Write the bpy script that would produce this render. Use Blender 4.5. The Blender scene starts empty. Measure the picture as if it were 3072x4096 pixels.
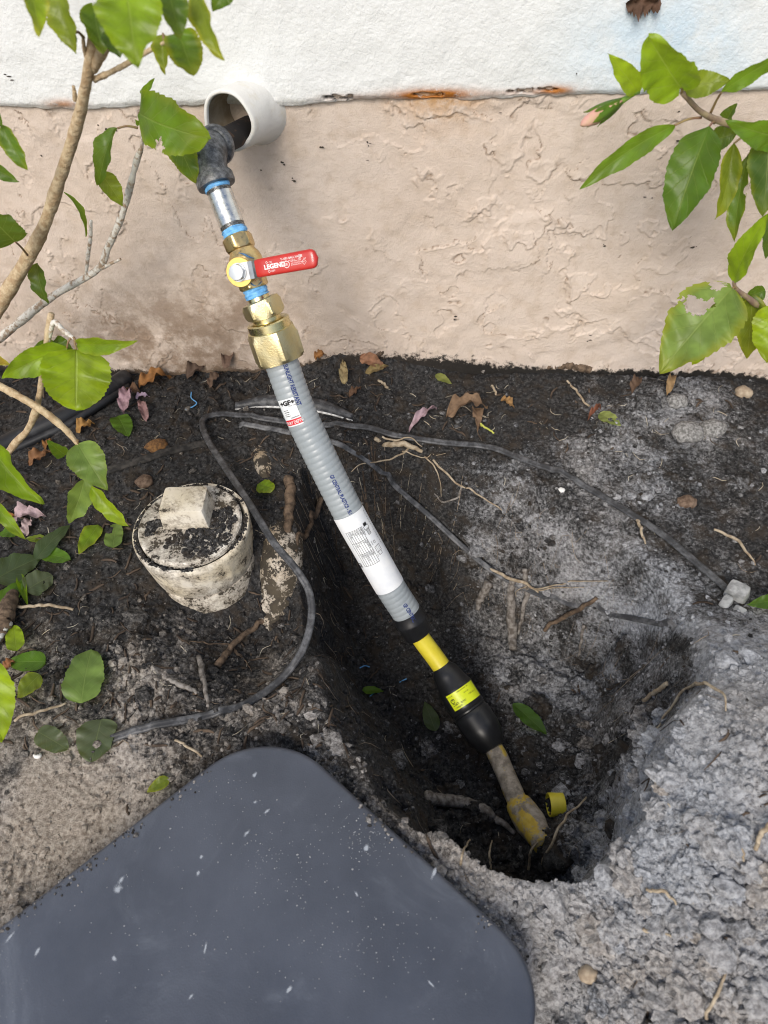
import bpy, math, random
import numpy as np
from mathutils import Vector, Matrix

# ------------------------------------------------------------------ camera
scene = bpy.context.scene
PITCH, YAW, ROLL = 50.0, 7.0, -4.0
CAM = np.array([0.0, -0.90, 0.74])
FPX = 2048 / math.tan(math.radians(35))          # focal length in photograph pixels (3072 x 4096)
_p, _y, _r = map(math.radians, (PITCH, YAW, ROLL))
FW = np.array([-math.sin(_y) * math.cos(_p), math.cos(_y) * math.cos(_p), -math.sin(_p)])
_rt = np.array([math.cos(_y), math.sin(_y), 0.0])
_up = np.cross(_rt, FW)
RT = math.cos(_r) * _rt + math.sin(_r) * _up
UP = -math.sin(_r) * _rt + math.cos(_r) * _up
cd = bpy.data.cameras.new('camera')
cam = bpy.data.objects.new('camera', cd)
scene.collection.objects.link(cam)
cam.matrix_world = Matrix(((RT[0], UP[0], -FW[0], CAM[0]), (RT[1], UP[1], -FW[1], CAM[1]),
                           (RT[2], UP[2], -FW[2], CAM[2]), (0, 0, 0, 1)))
cd.sensor_fit = 'VERTICAL'
cd.sensor_height = 9.6
cd.sensor_width = 7.2
cd.lens = 4.8 / math.tan(math.radians(35))
cd.clip_start = 0.02
cd.clip_end = 300
cd.dof.use_dof = True
cd.dof.focus_distance = 0.90
cd.dof.aperture_fstop = 1.6
scene.camera = cam
scene.render.resolution_x, scene.render.resolution_y = 768, 1024

# ------------------------------------------------------------------ sky, sun, exposure
SUN_EL, SUN_AZ = 40.0, 192.0      # azimuth the light comes from, clockwise from +Y (behind the camera, a little left)
world = bpy.data.worlds.new('World')
scene.world = world
world.use_nodes = True
wn = world.node_tree
bg = wn.nodes['Background']
sky = wn.nodes.new('ShaderNodeTexSky')
sky.sky_type = 'NISHITA'
sky.sun_disc = False
sky.sun_elevation = math.radians(SUN_EL)
sky.sun_rotation = math.radians(SUN_AZ)
sky.air_density = 1.0
sky.dust_density = 2.5
sky.ozone_density = 1.0
wn.links.new(sky.outputs[0], bg.inputs[0])
bg.inputs[1].default_value = 0.118
sd = bpy.data.lights.new('sun', 'SUN')
sd.energy = 1.9
sd.angle = math.radians(24)
sd.color = (1.0, 0.94, 0.85)
sun = bpy.data.objects.new('sun', sd)
scene.collection.objects.link(sun)
_el, _az = math.radians(SUN_EL), math.radians(SUN_AZ)
_dir = Vector((math.sin(_az) * math.cos(_el), math.cos(_az) * math.cos(_el), math.sin(_el)))
sun.rotation_euler = _dir.to_track_quat('Z', 'Y').to_euler()
vs = scene.view_settings
vs.view_transform = 'Standard'
vs.look = 'None'
vs.exposure = 0.30
vs.gamma = 1.0
vs.use_curve_mapping = False
cy = scene.cycles
cy.max_bounces = 5
cy.diffuse_bounces = 2
cy.glossy_bounces = 3
cy.transmission_bounces = 4
cy.caustics_reflective = False
cy.caustics_refractive = False
cy.use_denoising = True
cy.filter_width = 1.05

rng = np.random.default_rng(7)
random.seed(7)
COL = scene.collection

# ------------------------------------------------------------------ rays and picture coordinates
def ray(px, py):
    return FW + (px - 1536) / FPX * RT + (2048 - py) / FPX * UP
def at(px, py, y=None, z=None, d=None):
    r = ray(px, py)
    if d is None:
        d = (y - CAM[1]) / r[1] if y is not None else (z - CAM[2]) / r[2]
    return CAM + r * d
def depth(P):
    return float(np.dot(np.asarray(P) - CAM, FW))
def proj(P):
    v = np.asarray(P) - CAM
    d = v @ FW
    return 1536 + FPX * (v @ RT) / d, 2048 - FPX * (v @ UP) / d
def norm(v):
    v = np.asarray(v, float)
    return v / (np.linalg.norm(v) + 1e-12)

# ------------------------------------------------------------------ noise
def _hash(ix, iy, seed):
    h = (ix.astype(np.int64) * 374761393 + iy.astype(np.int64) * 668265263 + seed * 974711) & 0xffffffff
    h = ((h ^ (h >> 13)) * 1274126177) & 0xffffffff
    return ((h ^ (h >> 16)) & 0xffff) / 65535.0
def vnoise(x, y, seed=0):
    ix, iy = np.floor(x), np.floor(y)
    fx, fy = x - ix, y - iy
    fx = fx * fx * fx * (fx * (fx * 6 - 15) + 10)
    fy = fy * fy * fy * (fy * (fy * 6 - 15) + 10)
    a, b = _hash(ix, iy, seed), _hash(ix + 1, iy, seed)
    c, d = _hash(ix, iy + 1, seed), _hash(ix + 1, iy + 1, seed)
    return (a + (b - a) * fx) * (1 - fy) + (c + (d - c) * fx) * fy
def fbm(x, y, size, octv=4, seed=0, gain=0.5):
    s, a, t, f = 0, 1.0, 0, 1 / size
    for i in range(octv):
        s = s + a * (vnoise(x * f + 17.3 * i, y * f - 9.1 * i, seed + i) - 0.5)
        t += a
        a *= gain
        f *= 2.03
    return 2 * s / t
def worley(x, y, cell, seed=0):
    x, y = x / cell, y / cell
    ix, iy = np.floor(x), np.floor(y)
    best = np.full(np.shape(x), 9.0)
    idv = np.zeros(np.shape(x))
    for dx in (-1, 0, 1):
        for dy in (-1, 0, 1):
            jx, jy = ix + dx, iy + dy
            ox, oy = _hash(jx, jy, seed), _hash(jx, jy, seed + 51)
            d = (jx + ox - x) ** 2 + (jy + oy - y) ** 2
            m = d < best
            best = np.where(m, d, best)
            idv = np.where(m, _hash(jx, jy, seed + 99), idv)
    return np.sqrt(best), idv
def sstep(a, b, x):
    t = np.clip((x - a) / (b - a), 0, 1)
    return t * t * (3 - 2 * t)
def poly_sd(X, Y, pts):
    """signed distance to a polygon, positive inside"""
    pts = np.asarray(pts, float)
    n = len(pts)
    best = np.full(np.shape(X), 1e9)
    ins = np.zeros(np.shape(X), bool)
    for i in range(n):
        a, b = pts[i], pts[(i + 1) % n]
        e = b - a
        t = np.clip(((X - a[0]) * e[0] + (Y - a[1]) * e[1]) / (e @ e), 0, 1)
        best = np.minimum(best, np.hypot(X - a[0] - t * e[0], Y - a[1] - t * e[1]))
        c = ((a[1] > Y) != (b[1] > Y)) & (X < (b[0] - a[0]) * (Y - a[1]) / (b[1] - a[1] + 1e-12) + a[0])
        ins ^= c
    return np.where(ins, best, -best)

# ------------------------------------------------------------------ objects
def tag(o, label=None, cat=None, group=None, kind=None):
    if label: o['label'] = label
    if cat: o['category'] = cat
    if group: o['group'] = group
    if kind: o['kind'] = kind
    return o
def thing(name, loc, label, cat, group=None):
    o = bpy.data.objects.new(name, None)
    o.empty_display_size = 0.02
    COL.objects.link(o)
    o.location = tuple(loc)
    o['loc0'] = list(map(float, loc))
    return tag(o, label, cat, group)
def _origin(parent):
    p, off = parent, np.zeros(3)
    while p is not None:
        off = off + np.array(p.location)
        p = p.parent
    return off
def mob(name, V, F, mat, parent=None, smooth=True, sharp=None, uv=None, attrs=None, loc=None, color=None):
    """one mesh object; V in world coordinates"""
    V = np.asarray(V, float).reshape(-1, 3)
    if parent is not None:
        off = _origin(parent)
        o_loc = np.zeros(3)
        base = off
    else:
        base = np.asarray(loc if loc is not None else V.mean(0), float)
        o_loc = base
    me = bpy.data.meshes.new(name)
    L = V - base
    if isinstance(F, np.ndarray) and F.ndim == 2:
        n, k = F.shape
        me.vertices.add(len(L))
        me.vertices.foreach_set('co', L.astype(np.float32).ravel())
        me.loops.add(n * k)
        me.loops.foreach_set('vertex_index', F.astype(np.int32).ravel())
        me.polygons.add(n)
        me.polygons.foreach_set('loop_start', np.arange(0, n * k, k, dtype=np.int32))
        me.update(calc_edges=True)
        me.validate()
    else:
        me.from_pydata(L.tolist(), [], [tuple(int(i) for i in f) for f in F])
        me.update()
    me.polygons.foreach_set('use_smooth', np.full(len(me.polygons), bool(smooth)))
    if sharp is not None:
        me.set_sharp_from_angle(angle=math.radians(sharp))
    if uv is not None:
        ul = me.uv_layers.new(name='UVMap')
        idx = np.zeros(len(me.loops), np.int32)
        me.loops.foreach_get('vertex_index', idx)
        ul.data.foreach_set('uv', np.asarray(uv, np.float32)[idx].ravel())
    for k, v in (attrs or {}).items():
        a = me.attributes.new(k, 'FLOAT', 'POINT')
        a.data.foreach_set('value', np.asarray(v, np.float32).ravel())
    me.materials.append(mat)
    o = bpy.data.objects.new(name, me)
    COL.objects.link(o)
    o.location = tuple(o_loc)
    if parent is not None:
        o.parent = parent
    if color is not None:
        o.color = (*color[:3], color[3] if len(color) > 3 else 1.0)
    return o
def grid_faces(nu, nv, closed_v=False):
    i = np.arange(nu - 1)[:, None]
    j = np.arange(nv if closed_v else nv - 1)[None, :]
    j2 = (j + 1) % nv
    a = i * nv + j
    b = i * nv + j2
    c = (i + 1) * nv + j2
    d = (i + 1) * nv + j
    return np.stack([a, b, c, d], -1).reshape(-1, 4)
def merge(parts):
    V, F, o = [], [], 0
    for v, f in parts:
        v = np.asarray(v, float).reshape(-1, 3)
        V.append(v)
        F += [tuple(int(i) + o for i in q) for q in f]
        o += len(v)
    return np.concatenate(V), F
def spline(pts, n=80, closed=False):
    """Catmull-Rom, resampled evenly"""
    P = np.asarray(pts, float)
    if len(P) < 3:
        t = np.linspace(0, 1, n)[:, None]
        return P[0] * (1 - t) + P[-1] * t
    Q = np.vstack([2 * P[0] - P[1], P, 2 * P[-1] - P[-2]])
    out = []
    for i in range(1, len(Q) - 2):
        for t in np.linspace(0, 1, 16, endpoint=False):
            p0, p1, p2, p3 = Q[i - 1], Q[i], Q[i + 1], Q[i + 2]
            out.append(0.5 * (2 * p1 + (p2 - p0) * t + (2 * p0 - 5 * p1 + 4 * p2 - p3) * t * t + (3 * p1 - p0 - 3 * p2 + p3) * t ** 3))
    out.append(P[-1])
    out = np.array(out)
    s = np.r_[0, np.cumsum(np.linalg.norm(np.diff(out[:, :3], axis=0), axis=1))]
    q = np.linspace(0, s[-1], n)
    return np.stack([np.interp(q, s, out[:, k]) for k in range(out.shape[1])], 1)
def frames(C, hint):
    T = np.gradient(C, axis=0)
    T /= np.linalg.norm(T, axis=1)[:, None] + 1e-12
    H = np.asarray(hint, float)
    H = np.broadcast_to(H, C.shape)
    N = H - (H * T).sum(1)[:, None] * T
    N /= np.linalg.norm(N, axis=1)[:, None] + 1e-12
    B = np.cross(N, T)
    return T, N, B
def tube(pts, r, n=40, seg=8, hint=(0.13, -0.3, 0.95), cap=True, jitter=0, seed=0, prof=None):
    """swept tube; r scalar, list over the points or function of 0..1"""
    P = np.asarray(pts, float)
    if np.ndim(r) == 1:
        C4 = spline(np.c_[P, np.asarray(r)], n)
        C, R = C4[:, :3], C4[:, 3]
    else:
        C = spline(P, n)
        R = r(np.linspace(0, 1, n)) if callable(r) else np.full(n, float(r))
    T, N, B = frames(C, hint)
    th = np.linspace(0, 2 * math.pi, seg, endpoint=False)
    if prof is None:
        px, py = np.cos(th), np.sin(th)
    else:
        px, py = prof(th)
    RR = R[:, None] * np.ones(seg)
    if jitter:
        g = np.random.default_rng(seed)
        RR = RR * (1 + jitter * (g.random((n, seg)) - 0.5) * 2)
    V = C[:, None] + RR[..., None] * (px[None, :, None] * N[:, None] + py[None, :, None] * B[:, None])
    V = V.reshape(-1, 3)
    F = [tuple(q) for q in grid_faces(n, seg, True)]
    if cap:
        V = np.vstack([V, C[0] - T[0] * R[0] * 0.15, C[-1] + T[-1] * R[-1] * 0.15])
        a, b = len(V) - 2, len(V) - 1
        for j in range(seg):
            F.append((a, (j + 1) % seg, j))
            F.append((b, (n - 1) * seg + j, (n - 1) * seg + (j + 1) % seg))
    return V, F
def lathe(o, ax, prof, seg=48, ref=(0.3, -0.8, 0.5), rfun=None, cap0=True, cap1=True):
    """prof: list of (distance along axis, radius)"""
    ax = norm(ax)
    n0 = np.asarray(ref, float)
    n0 = norm(n0 - (n0 @ ax) * ax)
    b0 = np.cross(n0, ax)
    th = np.linspace(0, 2 * math.pi, seg, endpoint=False)
    V = []
    for s, r in prof:
        rr = np.full(seg, r) if rfun is None else rfun(s, r, th)
        V.append(np.asarray(o) + s * ax + rr[:, None] * (np.cos(th)[:, None] * n0 + np.sin(th)[:, None] * b0))
    V = np.concatenate(V)
    n = len(prof)
    F = [tuple(q) for q in grid_faces(n, seg, True)]
    if cap0:
        F.append(tuple(range(seg - 1, -1, -1)))
    if cap1:
        F.append(tuple((n - 1) * seg + j for j in range(seg)))
    return V, F
def ico(sub=0):
    t = (1 + 5 ** .5) / 2
    v = np.array([(-1, t, 0), (1, t, 0), (-1, -t, 0), (1, -t, 0), (0, -1, t), (0, 1, t), (0, -1, -t), (0, 1, -t),
                  (t, 0, -1), (t, 0, 1), (-t, 0, -1), (-t, 0, 1)], float)
    v /= np.linalg.norm(v[0])
    f = [(0, 11, 5), (0, 5, 1), (0, 1, 7), (0, 7, 10), (0, 10, 11), (1, 5, 9), (5, 11, 4), (11, 10, 2), (10, 7, 6), (7, 1, 8),
         (3, 9, 4), (3, 4, 2), (3, 2, 6), (3, 6, 8), (3, 8, 9), (4, 9, 5), (2, 4, 11), (6, 2, 10), (8, 6, 7), (9, 8, 1)]
    for _ in range(sub):
        v = v.tolist()
        cache, nf = {}, []
        def mid(a, b):
            k = (min(a, b), max(a, b))
            if k not in cache:
                m = norm((np.array(v[a]) + np.array(v[b])) / 2)
                cache[k] = len(v)
                v.append(m.tolist())
            return cache[k]
        for a, b, c in f:
            ab, bc, ca = mid(a, b), mid(b, c), mid(c, a)
            nf += [(a, ab, ca), (b, bc, ab), (c, ca, bc), (ab, bc, ca)]
        f = nf
        v = np.array(v)
    return np.asarray(v), np.array(f)

# ------------------------------------------------------------------ text (flat print), all shapes taken at once
TEXT = {}
def prepare_text(items):
    objs = []
    for key, body, off in items:
        c = bpy.data.curves.new('t', 'FONT')
        c.body = body
        c.size = 1.0
        c.offset = off
        c.resolution_u = 3
        c.align_x = 'LEFT'
        o = bpy.data.objects.new('t', c)
        COL.objects.link(o)
        objs.append((key, o, c))
    dg = bpy.context.evaluated_depsgraph_get()
    for key, o, c in objs:
        me = bpy.data.meshes.new_from_object(o.evaluated_get(dg))
        v = np.zeros(len(me.vertices) * 3)
        me.vertices.foreach_get('co', v)
        v = v.reshape(-1, 3)[:, :2]
        f = [tuple(p.vertices) for p in me.polygons]
        v = v - np.array([v[:, 0].min(), 0.0])
        TEXT[key] = (v, f, v[:, 0].max())
        bpy.data.meshes.remove(me)
    for key, o, c in objs:
        bpy.data.objects.remove(o)
        bpy.data.curves.remove(c)
prepare_text([(s, s, b) for s, b in (
    ('LEGEND', .05), ('T-1001 BALL VALVE', .02), ('125 WSP   600 WOG   1 PSIG', 0), ('ON', 0), ('OFF', 0), ('UL', .01),
    ('NATURAL GAS', 0), ('AIR CONDITIONING', 0), ('REFRIGERATION', 0), ('FM', 0), ('NP', 0), ('11M013', .01), ('SA', .01),
    ('SUNLIGHT RESISTANT', .03), ('GF CENTRAL PLASTICS - SU', .03), ('GF CENTRAL', .03), ('+GF+', .06), ('CODE 1068277', 0),
    ('USA', 0), ('BURY DEPTH', .015), ('PIPE SIZE', .01), ('STAB DEPTH', .01), ('WALL', .01), ('1/2 CTS', 0), ('3/4 IPS', 0),
    ('1 CTS', 0), ('1 IPS', 0), ('1-1/4 IPS', 0), ('7/8"', 0), ('1"', 0), ('1-1/4"', 0), ('0.090"', 0), ('DR11', 0),
    ('0.099"/0.101"', 0), ('Body/Stiffener', 0), ('Gasket', 0), ('Nut', 0), ('UPC', .01), ('DATE:', .01), ('12/29/2021', .01),
    ('B-127.4', 0), ('NO. 0000679709907', 0), ('PE 4710', 0), ('1" CTS DR11', 0), ('PE', .02))])

# ------------------------------------------------------------------ materials
class NT:
    def __init__(self, name):
        self.m = bpy.data.materials.new(name)
        self.m.use_nodes = True
        self.t = self.m.node_tree
        self.b = self.t.nodes['Principled BSDF']
        self.out = self.t.nodes['Material Output']
    def n(self, typ, **kw):
        nd = self.t.nodes.new('ShaderNode' + typ)
        for k, v in kw.items():
            if hasattr(nd, k) and k not in ('inputs',):
                setattr(nd, k, v)
        return nd
    def link(self, a, b):
        self.t.links.new(a, b)
    def val(self, sock, v):
        if hasattr(v, 'is_linked') or hasattr(v, 'links'):
            self.link(v, sock)
        elif isinstance(v, (tuple, list)) and len(v) == 3 and sock.type == 'RGBA':
            sock.default_value = (*v, 1)
        else:
            sock.default_value = v
    def coord(self, which='Object'):
        if not hasattr(self, '_c'):
            self._c = self.n('TexCoord')
        return self._c.outputs[which]
    def noise(self, scale, detail=4, rough=.55, vec=None, dist=0):
        nd = self.n('TexNoise')
        nd.inputs['Scale'].default_value = scale
        nd.inputs['Detail'].default_value = detail
        nd.inputs['Roughness'].default_value = rough
        nd.inputs['Distortion'].default_value = dist
        self.link(vec if vec is not None else self.coord(), nd.inputs['Vector'])
        return nd.outputs['Fac']
    def voro(self, scale, feature='F1', vec=None, out='Distance', rand=1):
        nd = self.n('TexVoronoi', feature=feature)
        nd.inputs['Scale'].default_value = scale
        nd.inputs['Randomness'].default_value = rand
        self.link(vec if vec is not None else self.coord(), nd.inputs['Vector'])
        return nd.outputs[out]
    def ramp(self, fac, a, b, c0=0.0, c1=1.0):
        nd = self.n('MapRange', interpolation_type='SMOOTHSTEP')
        for i, v in enumerate((fac, a, b, c0, c1)):
            self.val(nd.inputs[i], v)
        return nd.outputs[0]
    def math(self, op, a, b=0.0, c=0.0, clamp=False):
        nd = self.n('Math', operation=op, use_clamp=clamp)
        for i, v in enumerate((a, b, c)):
            self.val(nd.inputs[i], v)
        return nd.outputs[0]
    def mix(self, fac, a, b, mode='MIX'):
        nd = self.n('Mix', data_type='RGBA', blend_type=mode)
        self.val(nd.inputs[0], fac)
        self.val(nd.inputs[6], a)
        self.val(nd.inputs[7], b)
        return nd.outputs[2]
    def attr(self, name):
        nd = self.n('Attribute', attribute_name=name)
        return nd.outputs['Fac']
    def bump(self, h, strength=.5, dist=.001):
        nd = self.n('Bump')
        nd.inputs['Strength'].default_value = strength
        nd.inputs['Distance'].default_value = dist
        self.link(h, nd.inputs['Height'])
        if self.b.inputs['Normal'].is_linked:
            self.link(self.b.inputs['Normal'].links[0].from_socket, nd.inputs['Normal'])
        self.link(nd.outputs[0], self.b.inputs['Normal'])
        return nd
    def set(self, **kw):
        names = {'color': 'Base Color', 'rough': 'Roughness', 'metal': 'Metallic', 'spec': 'Specular IOR Level', 'coat': 'Coat Weight',
                 'sheen': 'Sheen Weight', 'sss': 'Subsurface Weight', 'alpha': 'Alpha'}
        for k, v in kw.items():
            self.val(self.b.inputs[names[k]], v)
        return self
def basic(name, c0, c1=None, scale=60, rough=.6, metal=0, bump=None, spec=.5, lo=.35, hi=.65, r1=None):
    m = NT(name)
    if c1 is not None:
        f = m.ramp(m.noise(scale, 5, .6), lo, hi)
        m.set(color=m.mix(f, c0, c1))
        if r1 is not None:
            m.set(rough=m.ramp(m.noise(scale * .7, 4), .3, .7, rough, r1))
        else:
            m.set(rough=rough)
    else:
        m.set(color=c0, rough=rough)
    m.set(metal=metal, spec=spec)
    if bump:
        m.bump(m.noise(bump[0], 5, .6), bump[1], bump[2])
    return m.m

# ================================================================== MATERIALS OF THE SETTING
def soil_material():
    m = NT('soil')
    sand, brown = m.attr('sand'), m.attr('brown')
    n1 = m.noise(38, 3, .65)
    n2 = m.noise(210, 3, .7)
    n3 = m.noise(900, 1, .7)
    dark = m.mix(m.ramp(n2, .35, .7), (.014, .014, .0145), (.066, .065, .065))
    dark = m.mix(m.ramp(n1, .45, .7), dark, (.040, .032, .025))
    grey = m.mix(m.ramp(n2, .3, .7), (.18, .188, .205), (.42, .44, .475))
    tanc = m.mix(m.ramp(n2, .3, .7), (.165, .135, .108), (.40, .355, .30))
    lite = m.mix(brown, grey, tanc)
    f = m.math('ADD', sand, m.math('MULTIPLY', m.math('SUBTRACT', n2, .5), .75))
    f = m.math('ADD', f, m.math('MULTIPLY', m.math('SUBTRACT', n3, .5), .6))
    f = m.ramp(f, .12, .95)
    c = m.mix(f, dark, lite)
    # single pale quartz grains
    g = m.ramp(m.voro(420), .10, .19, 1, 0)
    gid = m.ramp(m.noise(150, 2), .52, .60)
    c = m.mix(m.math('MULTIPLY', m.math('MULTIPLY', g, gid), .75), c, (.50, .49, .47))
    m.set(color=c, rough=.95, spec=.25)
    m.bump(m.math('ADD', n2, m.math('MULTIPLY', n3, .4)), .7, .003)
    return m.m
SOIL = soil_material()

def tan_material():
    m = NT('tan_stucco')
    n1 = m.noise(5, 5, .6)
    n2 = m.noise(45, 5, .6)
    c = m.mix(m.ramp(n1, .35, .68), (.625, .525, .445), (.68, .585, .51))
    c = m.mix(m.ramp(n2, .45, .72), c, (.575, .475, .39))
    c = m.mix(m.attr('groove'), c, (.26, .185, .13))  # crevice dirt, darkened to paint the shade of the ridges into the stucco
    # soil splash at the foot, browner area on the left, rust run under the lip
    sp = m.math('ADD', m.attr('splash'), m.math('MULTIPLY', m.math('SUBTRACT', m.noise(120, 6, .75), .5), 1.5))
    c = m.mix(m.ramp(sp, .55, .80), c, (.020, .018, .016))
    c = m.mix(m.math('MULTIPLY', m.attr('brown_area'), m.ramp(m.noise(30, 6, .7), .3, .62)), c, (.25, .175, .12))
    c = m.mix(m.math('MULTIPLY', m.attr('rust'), m.ramp(m.noise(60, 5, .7), .3, .6)), c, (.50, .27, .09))
    m.set(color=c, rough=.8, spec=.3)
    m.bump(m.noise(230, 4, .8), .75, .0020)
    return m.m
TAN = tan_material()

def white_material():
    m = NT('white_stucco')
    n1 = m.noise(4, 4, .6)
    c = m.mix(m.ramp(n1, .35, .7), (.73, .75, .745), (.77, .79, .79))
    c = m.mix(m.math('MULTIPLY', m.attr('blue'), m.ramp(m.noise(14, 5, .7), .25, .65)), c, (.50, .66, .80))  # bluish sky tint at the right, painted into the white colour
    c = m.mix(m.math('MULTIPLY', m.attr('rust'), m.ramp(m.noise(110, 5, .75), .22, .5)), c, (.42, .15, .02))
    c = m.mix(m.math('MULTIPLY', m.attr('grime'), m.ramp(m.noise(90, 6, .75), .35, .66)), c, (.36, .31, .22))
    c = m.mix(m.attr('void'), c, (.012, .009, .007))
    m.set(color=c, rough=.62, spec=.4)
    m.bump(m.noise(190, 3, .66), .6, .0024)
    return m.m
WHITE = white_material()

# ================================================================== GROUND
BORDER = 0.403
def axis(lo, hi, step, out_lo, out_hi, k=1.35):
    a = np.arange(lo, hi + step / 2, step)
    L, p, s = [], lo, step
    while p > out_lo:
        s *= k
        p -= s
        L.append(max(p, out_lo))
    R, p, s = [], a[-1], step
    while p < out_hi:
        s *= k
        p += s
        R.append(min(p, out_hi))
    return np.array(L[::-1] + a.tolist() + R)
GX = axis(-0.78, 0.80, 0.002, -60, 60)
GY = axis(-1.02, 0.012, 0.002, -80, 0.05)
X, Y = np.meshgrid(GX, GY, indexing='ij')
def gl(px, py, z=0.0):
    return at(px, py, z=z)[:2]
RIM = [gl(*p) for p in ((1240, 1860), (1185, 2020), (1190, 2180), (1215, 2420), (1275, 2700), (1345, 2900), (1490, 3120), (1680, 3330), (1880, 3440),
                        (2120, 3500), (2350, 3500, .02), (2500, 3400, .03), (2580, 3230, .04), (2640, 3050, .05), (2720, 2870, .045), (2790, 2660, .02), (2740, 2480),
                        (2560, 2280), (2300, 2050), (2000, 1880), (1640, 1790), (1400, 1780))]
_hc = np.mean([gl(1500, 2700, -.2), gl(2050, 2900, -.2)], axis=0)
def _inw(i, d):
    q = RIM[i]
    return q + norm(_hc - q) * d
FLOOR = [gl(*p, -.22) for p in ((1390, 2280), (1400, 2500), (1470, 2720), (1600, 2950), (1780, 3120))] + [_inw(8, .045), _inw(9, .032), _inw(10, .026), _inw(11, .024), _inw(12, .026), _inw(13, .034), _inw(14, .055)] + [gl(*p, -.22) for p in ((2330, 2680), (2080, 2560), (1800, 2420), (1560, 2230))]
wx = X + 0.016 * fbm(X, Y, .06, 3, 3)
wy = Y + 0.016 * fbm(X, Y, .06, 3, 8)
d_rim = poly_sd(wx, wy, RIM)
d_flo = -poly_sd(wx, wy, FLOOR)
t = np.clip(d_rim, 0, None) / (np.clip(d_rim, 0, None) + np.clip(d_flo, 0, None) + 1e-6)
hole = np.where(d_rim <= 0, 0, t)
prof = hole ** 0.85
prof = prof * prof * (3 - 2 * prof) * .55 + prof * .45
Z = -0.235 * prof
def blob(p, r, a, ry=None, z=0.0):
    q = gl(*p, z) if p[0] > 3 or p[1] > 3 else p
    return a * np.exp(-((X - q[0]) / r) ** 2 - ((Y - q[1]) / (ry or r)) ** 2)
X2, Y2 = X + .7 * Z, Y + .7 * Z          # stretched so that noise does not smear down the steep sides
near = np.exp(-((X / 1.2) ** 2) - ((Y + .5) / 1.0) ** 2)
Z = Z + near * 0.010 * fbm(X, Y, .22, 3, 21)
Z = Z + blob((1480, 1440), .10, .046, .05) - blob((2950, 1500), .22, .014, .10)               # soil heaped against the wall
Z = Z + blob((1330, 1480), .06, .012, .04)
Z = Z + blob((3030, 3060), .135, .115, z=.06) + blob((2750, 3650), .10, .030) + blob((3000, 2750), .07, .020)   # spoil on the near side
Z = Z + blob((2215, 3440), .034, .066, z=-.2) + blob((1620, 3330), .05, .006) + blob((2780, 1560), .09, .012)
Z = Z - blob((1000, 2500), .075, .072) - blob((1120, 2280), .05, .035) - blob((800, 2400), .05, .030)   # dug out round the cleanout
Z = Z - blob((300, 3500), .14, .016)
Z = Z - blob((1100, 3900), .35, .014, .30) - blob((2190, 3950), .05, .022) - blob((2230, 4150), .06, .02)
rough = np.clip(.45 + .55 * sstep(-.2, .5, fbm(X, Y, .12, 3, 31)) + .6 * hole + blob((2700, 3700), .16, .68) - blob((2700, 3150), .09, .35) + blob((350, 2500), .2, .1)
                - blob((150, 3230), .10, .75, .07) - blob((2100, 2250), .10, .35, .07), .12, 1.7)
lim = sstep(-1.3, -1.0, Y) * sstep(1.0, .8, np.abs(X))
c1, i1 = worley(X2 + .016 * fbm(X2, Y2, .06, 3, 3), Y2 + .016 * fbm(X2, Y2, .06, 3, 8), .034, 5)
c2, i2 = worley(X2 + .004 * fbm(X2, Y2, .01, 2, 61), Y2, .013, 6)
c3, i3 = worley(X2, Y2, .0062, 9)
clod = .0085 * np.clip(.62 - c1, 0, 1) * (i1 > .62) + .0052 * np.clip(.6 - c2, 0, 1) * (i2 > .4) + .0026 * np.clip(.6 - c3, 0, 1) * (i3 > .25)
fine = .0062 * fbm(X2, Y2, .05, 5, 41, .58) + .0016 * fbm(X2, Y2, .006, 2, 47)
ridg = .0035 * (1 - np.abs(fbm(X2, Y2, .045, 4, 77)) * 2.2)
Z = Z + lim * rough * (1.7 * clod + 1.6 * fine + .35 * ridg * rough)
slope = sstep(.04, .22, hole) * sstep(.98, .75, hole)
Z = Z + slope * (.010 * fbm(X2, Y2, .045, 4, 141, .6) + .007 * (np.abs(fbm(X2 + .3 * Y2, Y2, .035, 3, 147)) - .25))
# boot tread pressed into the sandy soil at the left
q0 = gl(150, 3190)
tr = np.exp(-((X - q0[0]) / .055) ** 4 - ((Y - q0[1]) / .035) ** 4)
Z = Z - tr * .0013 * sstep(-.2, .25, fbm(X, Y, .04, 3, 222)) * (np.sin((X * .55 + Y) * 2 * math.pi / .0105 + 2.2 * np.abs(((X - q0[0]) * 40) % 2 - 1)) > .1)
# kneeling pad presses the soil flat under itself
PADZ = 0.020
PC, PL, PR = gl(1078, 2869, PADZ), gl(0, 3700, PADZ), gl(1940, 3650, PADZ)
u1, u2 = norm(PL - PC), norm(PR - PC)
PW, PLEN = 0.372, 0.60
_pm = np.linalg.inv(np.array([u1, u2]).T)
def pad_uv(x, y):
    return _pm[0, 0] * (x - PC[0]) + _pm[0, 1] * (y - PC[1]), _pm[1, 0] * (x - PC[0]) + _pm[1, 1] * (y - PC[1])
a1, a2 = pad_uv(X, Y)
inpad = np.minimum(np.minimum(a1, PLEN - a1), np.minimum(a2, PW - a2))
mp = sstep(-.012, .012, inpad)
Z = Z * (1 - mp) + np.minimum(Z, -.018) * mp
Z = np.where(np.abs(X) > 6, 0, Z)
FLAT = (X > GX[0] - 1)
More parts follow.
